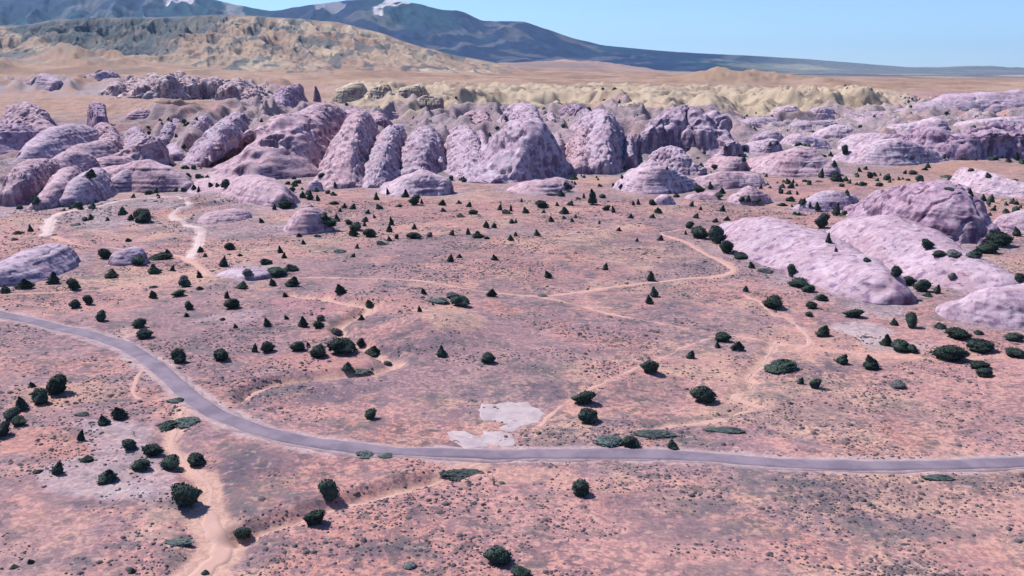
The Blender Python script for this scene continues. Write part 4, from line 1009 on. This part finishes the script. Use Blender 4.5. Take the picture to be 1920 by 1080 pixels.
# x, base row, width px, height px, kind: c cone, r round, b boxy, l low; g grey round; m mat; d dead
T_ = '''57,434,12,14,r;27,451,12,6,l;35,438,20,6,l;8,550,22,16,c;47,541,36,20,c;99,532,27,24,c;139,543,24,22,b;140,577,20,16,r;166,571,18,18,b;188,602,20,21,r;261,614,23,18,r;268,635,27,18,r;198,485,26,20,r;207,521,30,15,c;256,496,27,17,r;287,513,27,18,c;297,486,40,14,l;314,480,18,14,r;323,508,12,12,c;344,526,16,12,g;348,538,20,17,r;374,521,13,15,c;375,473,17,12,r;384,482,11,8,r;418,500,20,20,c;432,468,17,14,r;450,480,10,6,l;464,517,20,14,g;453,541,25,14,c;288,539,16,5,l;286,559,20,16,c;334,555,22,13,r;354,580,14,17,r;350,594,12,9,c;375,543,14,8,l;425,559,12,15,c;437,578,26,20,r;417,600,12,6,l;441,615,10,9,r;337,680,28,28,r;413,675,30,23,r;477,660,14,18,r;240,453,12,8,l;360,669,12,8,d
618,424,26,10,l;665,432,24,16,r;663,443,22,17,c;695,444,22,16,r;730,435,15,16,c;776,430,12,11,c;606,432,10,8,r;561,444,14,8,r;569,458,10,10,c;596,444,16,5,l;730,452,12,10,c;744,448,8,10,b;778,447,25,12,r;805,444,11,10,g;847,441,13,11,c;878,440,12,13,c;895,446,25,13,c;913,448,12,6,l;958,451,13,12,r;912,427,14,14,c;926,427,15,10,c;525,474,13,14,c;532,484,12,12,r;500,495,26,12,l;547,508,28,14,l;518,517,38,18,r;600,464,8,9,d;638,473,26,9,m;669,466,10,10,c;662,482,11,8,c;714,459,20,8,l;844,491,16,15,c;861,483,14,8,c;928,488,16,12,c;511,536,18,15,c;547,537,34,20,c;535,557,14,10,c;638,551,28,20,c;693,576,20,16,c;794,551,13,12,c;850,560,26,14,g;866,574,32,21,r;820,566,38,9,m;922,556,24,16,c;787,585,11,13,c;812,572,6,7,c;678,600,13,12,c;501,612,18,18,c;537,599,12,9,c;569,613,20,22,c;600,601,16,13,g;597,614,19,14,r;631,628,22,15,g;501,660,24,21,r;560,657,25,19,r;578,650,10,10,r;594,669,32,23,r;645,662,48,30,r;677,651,15,18,r;697,666,36,19,c;827,669,22,22,c;913,681,23,21,r;650,696,26,18,c;676,698,44,9,m;727,685,16,10,g
967,443,10,9,c;1007,442,15,12,c;1160,433,12,8,c;1194,453,8,8,c;1238,451,15,11,c;1292,428,15,14,b;1286,440,7,9,c;1312,447,33,23,r;1344,456,29,33,r;1364,475,24,26,r;1395,482,40,9,l;1410,503,16,13,c;1437,510,32,18,m;1135,506,15,13,c;1028,521,19,14,c;1220,527,19,20,c;1227,557,20,20,c;1218,570,20,17,c;1399,547,13,13,c;1448,577,36,24,r;1017,556,19,10,m;1353,640,27,18,r;1346,652,13,12,c;1384,657,30,20,c;1295,672,22,16,c;1221,700,30,28,r;1298,468,12,5,d
1470,508,14,8,l;1486,520,16,25,b;1496,538,36,18,r;1516,548,24,15,r;1541,563,24,14,l;1522,579,20,14,r;1516,593,14,10,r;1603,595,30,18,r;1544,631,34,22,c;1677,610,17,14,c;1710,615,22,30,b;1764,616,22,12,l;1797,635,40,22,r;1835,627,18,9,l;1904,639,30,16,r;1664,648,24,24,c;1690,658,36,22,r;1711,661,20,16,r;1841,660,47,24,r;1778,675,54,30,r;1902,668,36,18,r;1580,682,28,20,c;1636,692,38,28,c;1838,691,36,16,r;1846,706,30,17,b;1464,694,54,22,l;1740,467,22,20,r;1553,455,12,20,c;1568,472,8,10,r;1627,490,16,8,l;1680,520,18,22,r;1704,535,26,18,r;1729,547,27,24,r;1758,550,16,18,r;1739,556,18,8,l;1709,562,12,11,c;1760,481,22,12,r;1790,481,26,14,g;1829,484,36,20,c;1854,475,34,20,r;1873,462,44,28,r;1908,443,20,18,c;1913,530,18,18,r;1785,523,14,14,g
102,740,40,38,b;60,726,16,12,c;76,757,32,30,r;40,769,28,30,c;20,785,30,22,r;33,798,24,19,r;4,817,26,28,r;223,785,36,26,c;194,797,28,20,c;151,826,18,22,c;244,843,28,22,b;287,853,38,22,r;316,878,38,26,r;264,881,32,22,r;160,865,24,12,l;107,889,26,26,c;200,902,44,26,c;367,872,34,24,r;311,802,40,14,l;350,795,50,22,m;68,886,20,6,l;348,949,52,50,r;251,817,9,16,d;170,801,12,10,d;152,778,24,10,m;328,753,30,12,m
693,785,26,19,b;619,938,36,40,b;589,983,40,30,b;686,855,40,12,m;722,856,28,10,m;870,895,100,18,m;926,910,28,26,d;940,907,16,10,m;1097,757,36,28,r;1104,793,38,28,r;1324,755,42,34,r;1185,838,30,22,r;1262,842,28,18,c;1089,929,36,32,b;1228,820,84,14,m;1145,834,62,17,m;1358,810,70,11,m;1502,720,16,14,r;1529,728,22,20,b;1684,727,26,15,g;1760,899,54,11,m;456,1011,29,28,r;57,1056,18,11,r;25,1066,16,8,l;246,1074,18,12,r;383,1077,16,9,l;939,1057,46,36,r;974,1083,30,22,r;767,1065,26,11,g;330,1022,60,12,m
629,352,10,12,c;614,363,10,7,r;625,367,16,8,r;581,375,17,15,c;596,377,10,13,c;625,383,20,7,l;646,390,12,10,c;661,392,16,11,r;637,397,9,8,r;705,375,11,15,c;727,364,8,12,c;761,370,15,16,c;777,384,19,19,r;791,382,7,10,c;829,385,17,12,c;861,382,12,7,r;879,388,14,10,c;831,397,14,8,r;863,407,18,6,l;888,402,18,9,r;937,394,12,12,c;949,401,20,9,l;689,401,12,9,c;702,409,8,7,c;711,392,18,10,c;747,388,12,6,l;684,416,17,10,c;683,424,9,10,c;631,415,16,14,c;606,411,14,13,r;612,423,28,18,r;654,421,12,10,r;734,422,12,16,c;959,419,12,9,c
1052,368,18,12,c;1035,367,18,5,l;1076,337,20,9,c;1064,356,24,14,c;1095,372,8,10,r;1111,384,22,30,c;1130,371,14,7,r;1085,374,12,5,l;1017,389,24,14,r;1045,386,9,8,c;978,379,6,8,c;958,396,8,13,c;986,400,17,12,c;1019,399,9,7,r;1059,401,20,14,c;1069,385,17,9,r;1137,394,13,10,r;1150,398,10,13,c;1188,385,9,9,c;1197,384,9,12,c;1223,384,13,11,r;1256,362,10,7,r;1268,370,15,8,r;1297,387,11,11,c;1314,394,8,8,c;1235,400,18,12,c;1223,409,13,9,c;1183,409,13,9,c;1305,409,15,10,c;1034,416,13,12,c;1058,411,11,7,c;1079,409,8,7,c;1073,416,9,8,c;1124,420,6,7,c;967,418,8,8,c;1150,350,8,8,c;1164,353,12,9,c;1125,350,12,6,r;1332,354,12,14,r;1312,361,18,14,r;1167,335,9,8,c
1361,281,10,10,r;1379,286,12,11,c;1396,283,12,9,r;1444,273,8,8,c;1455,271,12,7,r;1394,303,12,11,c;1341,316,14,8,r;1585,289,12,18,b;1565,312,14,12,c;1540,333,13,18,c;1568,340,28,18,c;1537,341,15,7,m;1585,339,10,6,r;1478,345,14,11,r;1465,363,10,9,r;1479,364,14,8,r;1495,365,7,8,c;1427,354,8,10,c;1355,363,14,12,c;1348,370,14,10,r;1403,378,14,13,c;1391,378,11,10,r;1420,379,14,8,r;1468,386,18,7,l;1482,377,18,10,l;1505,383,18,12,r;1519,389,6,12,c;1533,394,14,16,c;1589,365,13,10,c;1355,396,14,12,c;1568,405,18,26,c;1504,404,18,8,m;1541,427,24,28,r;1290,277,14,22,m;1310,296,10,8,m;1250,318,8,7,c
1612,322,10,9,c;1623,318,11,7,c;1632,334,12,12,r;1697,326,9,8,r;1711,327,14,8,r;1735,319,14,6,r;1770,297,10,9,c;1709,299,14,6,r;1808,295,16,8,m;1892,304,14,9,c;1908,301,13,16,c;1777,333,24,10,m;1820,321,10,6,r;1854,332,14,9,r;1904,338,14,7,m;1782,355,22,8,m;1820,368,14,16,c;1863,395,14,8,c
343,278,14,8,r;421,353,18,17,r;408,350,12,8,r;395,350,14,9,r;364,355,12,10,r;372,360,8,12,c;344,357,12,6,l;329,359,12,8,r;249,371,11,8,r;284,364,10,7,m;167,335,30,18,c;67,384,18,16,r;35,392,10,8,r;118,384,16,14,m;151,393,13,9,c;268,417,36,26,r;244,413,14,12,c;141,422,18,12,m;291,378,12,6,m;101,441,12,7,m;514,393,11,11,c;533,391,24,16,r;490,418,12,10,r;603,332,14,8,r'''
TREES = []
for ln in T_.split('\n'):
    for it in ln.split(';'):
        q = it.split(','); TREES.append((float(q[0]), float(q[1]), float(q[2]), float(q[3]), q[4]))

# landmarks used to word the labels: words, x, y
LM = [('the huge humpbacked fin',520,300),('the lone mauve dome',578,410),('the tall narrow fin',655,330),('the wide pale dome',780,350),('the isolated smooth fin',870,320),('the big triangular fin',965,330),('the tall fluted fin',1115,315),
 ('the crumbly shrub-dotted dome',1220,340),('the little white dome',1243,375),('the small smooth pink dome',1400,365),('the largest grey-lavender dome',1290,260),('the sloping slab dome',1480,310),('the ramp-like pale dome',1680,290),('the violet cliff',1830,275),
 ('the wedge-shaped dome',1840,345),('the dark purple dome',1735,410),('the middle whaleback',1720,470),('the left whaleback',1520,480),('the overhang of the left whaleback',1650,560),('the nearest pink dome',1850,590),('the bend of the sandy trail',1372,510),
 ('the tip of the sandy trail',1250,440),('the straight of the sandy trail',1200,532),('the trail fork',1010,556),('the pale central track',800,528),('the track junction',385,515),('the hill path',345,420),('the upper hill path bend',357,382),('the left-edge whaleback',70,500),
 ('the low lavender hump',245,480),('the flat grey rock hump',465,512),('the mauve mound',430,405),('the cleft left dome',60,370),('the broad pink dome',290,340),('the left road bend',300,695),('the road at the left edge',60,600),('the sand patch by the road',240,620),('the loop track',260,730),
 ('the foreground wash',395,930),('the lavender rock pavement',220,850),('the side wash',720,915),('the middle wash',640,695),('the mouth of the middle wash',735,680),('the dark bank above the middle wash',800,630),('the pink rise',580,575),('the pale roadside slabs',930,795),
 ('the pink soil patch',1090,770),('the mid road',700,846),('the right-hand road',1200,853),('the far right road',1700,874),('the winding right wash',1400,730),('the slanting trail',1200,685),('the shrubby flat by the right edge',1800,660),('the bottom edge',900,1060),('the bottom left corner',60,1060),
 ('the open middle flat',900,470),('the juniper flat below the fins',900,400),('the orange flat at the right',1700,320),('the gap behind the whalebacks',1540,400)]
KW = {'c': ('pointed', 'juniper'), 'r': ('rounded', 'juniper'), 'b': ('blocky', 'juniper'), 'l': ('low spreading', 'juniper'), 'g': ('grey-green', 'shrub'), 'm': ('flat dull green', 'scrub mat'), 'd': ('bare pale', 'dead tree')}
def where(x, y, w):
    best = min(LM, key=lambda l: math.hypot(x - l[1], (y - l[2]) * 1.8))
    dx, dy = x - best[1], (y - best[2]) * 1.8
    rd = math.hypot(dx, dy)
    near = 'close ' if rd < 35 else ('' if rd < 80 else 'well ')
    ax = 'left of' if dx < -abs(dy) else 'right of' if dx > abs(dy) else 'in front of' if dy > 0 else 'behind'
    return near + ax, best[0]
def size_word(w, h):
    s = math.sqrt(w * h)
    return 'tiny' if s < 10 else 'small' if s < 15 else 'medium' if s < 22 else 'large' if s < 31 else 'very large'
items = []
for t in TREES:
    ad, kd = KW[t[4]]; rel, lm = where(t[0], t[1], t[2])
    items.append([t, f'{size_word(t[2], t[3])} {ad} {kd} {rel} {lm}'])
# where several would read alike, say which of them it is, counting along the row
from collections import defaultdict
by = defaultdict(list)
for it in items: by[it[1]].append(it)
ORD = ['first', 'second', 'third', 'fourth', 'fifth', 'sixth', 'seventh', 'eighth']
for lb, g in by.items():
    if len(g) == 1: continue
    g.sort(key=lambda q: q[0][0])
    for k, it in enumerate(g):
        it[1] += (', the left one of two' if k == 0 else ', the right one of two') if len(g) == 2 else (', leftmost' if k == 0 else ', rightmost' if k == len(g) - 1 else ', ' + ORD[k] + ' from the left') + ' of ' + ['three','four','five','six','seven','eight'][len(g) - 3]

for it in items:
    if len(it[1].split()) > 16: it[1] = it[1].replace(' close ', ' ').replace(' well ', ' ')
    if len(it[1].split()) > 16: it[1] = it[1].replace(' from the left of', ' of').replace(', the ', ', ')
for (px, py, w, h, kd), label in items:
    x, y, z, onrock = scene_hit(px, py)
    D = y * CP + (CAM_H - z) * SP; m = D / F
    W_, H_ = w * m * 0.9, h * m * 0.95
    # seen from above the crown's depth adds to its height on screen
    dep = math.atan2(CAM_H - z, y)
    H_ = max(H_ * 1.0 - 0.20 * W_ * math.sin(dep), 0.35 * H_)
    if kd in 'm': H_ = min(H_, W_ * 0.22) ; 
    rz = rng.uniform(0, 6.28)
    if kd == 'r' and w < 19 and rng.random() < 0.6: kd = 'c'
    shape = {'c': 'cone', 'r': 'round', 'b': 'box', 'l': 'low', 'g': 'round', 'm': 'low', 'd': 'dead'}[kd]
    zb = z - 0.15
    y += W_ * 0.15
    if kd == 'd':
        o = obj_from('dead_tree', rng.choice(DEAD)); o.location = (x, y, zb); o.scale = (W_, W_, H_ * 1.25); o.rotation_euler[2] = rz
        tag(o, label, 'dead tree', 'bleached dead trees on the desert floor'); continue
    if kd in 'gm' or kd == 'l':
        me = rng.choice(CRG['round']) if kd == 'g' else rng.choice(CRM) if kd == 'm' else rng.choice(CR['low'])
        nm = 'shrub' if kd == 'g' else 'scrub_mat' if kd == 'm' else 'low_juniper'
        o = obj_from(nm, me); o.location = (x, y, zb)
        dy_ = W_ if kd != 'm' else min(W_, h * m / math.sin(dep))
        o.scale = (W_ * 1.05, max(dy_, W_ * .35), H_); o.rotation_euler[2] = rz if kd != 'm' else rng.uniform(-.15, .15)
        tag(o, label, {'g': 'shrub', 'm': 'ground shrub', 'l': 'juniper'}[kd], {'g': 'grey shrubs of the desert floor', 'm': 'flat mats of scrub', 'l': 'low spreading junipers'}[kd]); continue
    if w * h < 17 * 15:
        o = obj_from('juniper_tree', rng.choice(CR[shape])); o.location = (x, y, zb); o.scale = (W_ * 1.02, W_ * 1.02, H_ * 1.05); o.rotation_euler[2] = rz
        tag(o, label, 'juniper', 'junipers dotted over the desert'); continue
    e_ = bpy.data.objects.new('juniper_tree', None); col.objects.link(e_); e_.empty_display_size = 0.5
    e_.location = (x, y, zb); e_.rotation_euler[2] = rz
    tag(e_, label, 'juniper', 'junipers dotted over the desert')
    c_ = obj_from('crown', rng.choice(CR[shape]), e_); c_.scale = (W_ * 1.0, W_ * 1.0, H_ * 0.97); c_.location = (0, 0, 0.10 * H_)
    t_ = obj_from('trunk', rng.choice(TR), e_); t_.scale = (W_, W_, H_)

# ------------------------------------------------------------------ uncounted low scrub (one object)
def scrub():
    rs = np.random.RandomState(3)
    n = 120000
    d = 120 + 640 * rs.rand(n) ** 1.25
    u = rs.uniform(-0.68, 0.68, n)
    y = d; x = u * (y * CP + 22)
    dens = 0.22 + 1.3 * fbm2(x, y, 40, 3, 201) + 1.1 * fbm2(x, y, 12, 2, 202)
    keep = rs.rand(n) < dens
    for L in list(WASHW.values()) + list(PATHW.values()):
        keep &= near_mask_eval(x, y, L, 6) > 0.4
    keep &= near_mask_eval(x, y, ROADW, 6) > 2.2
    x, y = x[keep], y[keep]
    # keep off the rocks
    ok = np.array([bvh.ray_cast(Vector((a_, b_, 300)), Vector((0, 0, -1)))[0] is None for a_, b_ in zip(x, y)])
    x, y = x[ok], y[ok]; n = len(x)
    z = G(x, y)
    s = (0.18 + 0.42 * rs.rand(n) ** 2) * (1 + 0.9 * (rs.rand(n) < 0.05)) * (0.70 + y / 900)
    k = 6; an = np.linspace(0, 2 * np.pi, k, endpoint=False)
    V = np.zeros((n, 2 * k + 1, 3))
    for j in range(k):
        q = s * rs.uniform(.7, 1.3, n)
        V[:, j] = np.column_stack([x + q * math.cos(an[j]), y + q * math.sin(an[j]), z - .05])
        q2 = q * rs.uniform(.55, .85, n)
        V[:, k + j] = np.column_stack([x + q2 * math.cos(an[j] + .2), y + q2 * math.sin(an[j] + .2), z + s * rs.uniform(.25, .5, n)])
    V[:, 2 * k] = np.column_stack([x, y, z + s * rs.uniform(.45, .7, n)])
    f = []
    for j in range(k):
        j2 = (j + 1) % k
        f += [(j, j2, k + j2), (j, k + j2, k + j), (k + j, k + j2, 2 * k)]
    f = np.array(f)[None] + (np.arange(n) * (2 * k + 1))[:, None, None]
    me = mesh_from('desert_scrub', V.reshape(-1, 3), f.reshape(-1, 3), M_SCRUB, smooth=False)
    o = obj_from('desert_scrub', me); tag(o, 'small grey-green tufts of scrub scattered over the pink desert floor', 'ground cover', kind='stuff')
M_SCRUB = simple_noise_mat('tuft_foliage', (0.125, 0.10, 0.12), (0.20, 0.16, 0.175), 0.05, 0.95, 0, (0.09, 0.095, 0.09))
scrub()

def far_junipers():
    """the many small dark junipers in the cracks of the rock country, beyond the counted ones"""
    rs = np.random.RandomState(5); C0 = CR['cone'][0]
    src = [CR['cone'][1], CR['round'][2], CR['cone'][3]]
    base = []
    for me in src:
        v = np.empty(len(me.vertices) * 3, np.float32); me.vertices.foreach_get('co', v)
        f = np.empty(len(me.polygons) * 4, np.int32); me.loops.foreach_get('vertex_index', f)
        base.append((v.reshape(-1, 3)[:14 * 9], f.reshape(-1, 4)[:14 * 8]))
    n = 7000
    y = 640 + 1700 * rs.rand(n) ** 1.3; P_ = rs.uniform(-60, 1980, n); x = (P_ - 960) / F * (y * CP + 22)
    cl = fbm2(x, y, 60, 3, 401)
    ok = (cl > 0.06) & ((y > 870) | (P_ < 600) | (P_ > 1330)) & ~((y > 1350) & (P_ < 560)) & ~((y > 1700) & (P_ < 1500))
    ok &= rs.rand(n) < 0.55
    x, y = x[ok], y[ok]; z = G(x, y)
    VV, FF, b0 = [], [], 0
    for i in range(len(x)):
        h = bvh.ray_cast(Vector((x[i], y[i], 400)), Vector((0, 0, -1)))
        if h[0] is not None and h[0].z > z[i] - 1: continue
        v, f = base[i % 3]; w = rs.uniform(2.5, 6.5); hh = w * rs.uniform(.6, 1.2); a_ = rs.uniform(0, 6.28)
        q = v * [w, w, hh]; q = np.column_stack([q[:, 0]*math.cos(a_) - q[:, 1]*math.sin(a_), q[:, 0]*math.sin(a_) + q[:, 1]*math.cos(a_), q[:, 2]]) + [x[i], y[i], z[i] - .3]
        VV.append(q); FF.append(f + b0); b0 += len(v)
    o = obj_from('distant_junipers', mesh_from('distant_junipers', np.vstack(VV), np.vstack(FF), M_JUN, smooth=False))
    tag(o, 'small dark junipers filling cracks and hollows of the distant rock country', 'juniper thicket', kind='stuff')
far_junipers()
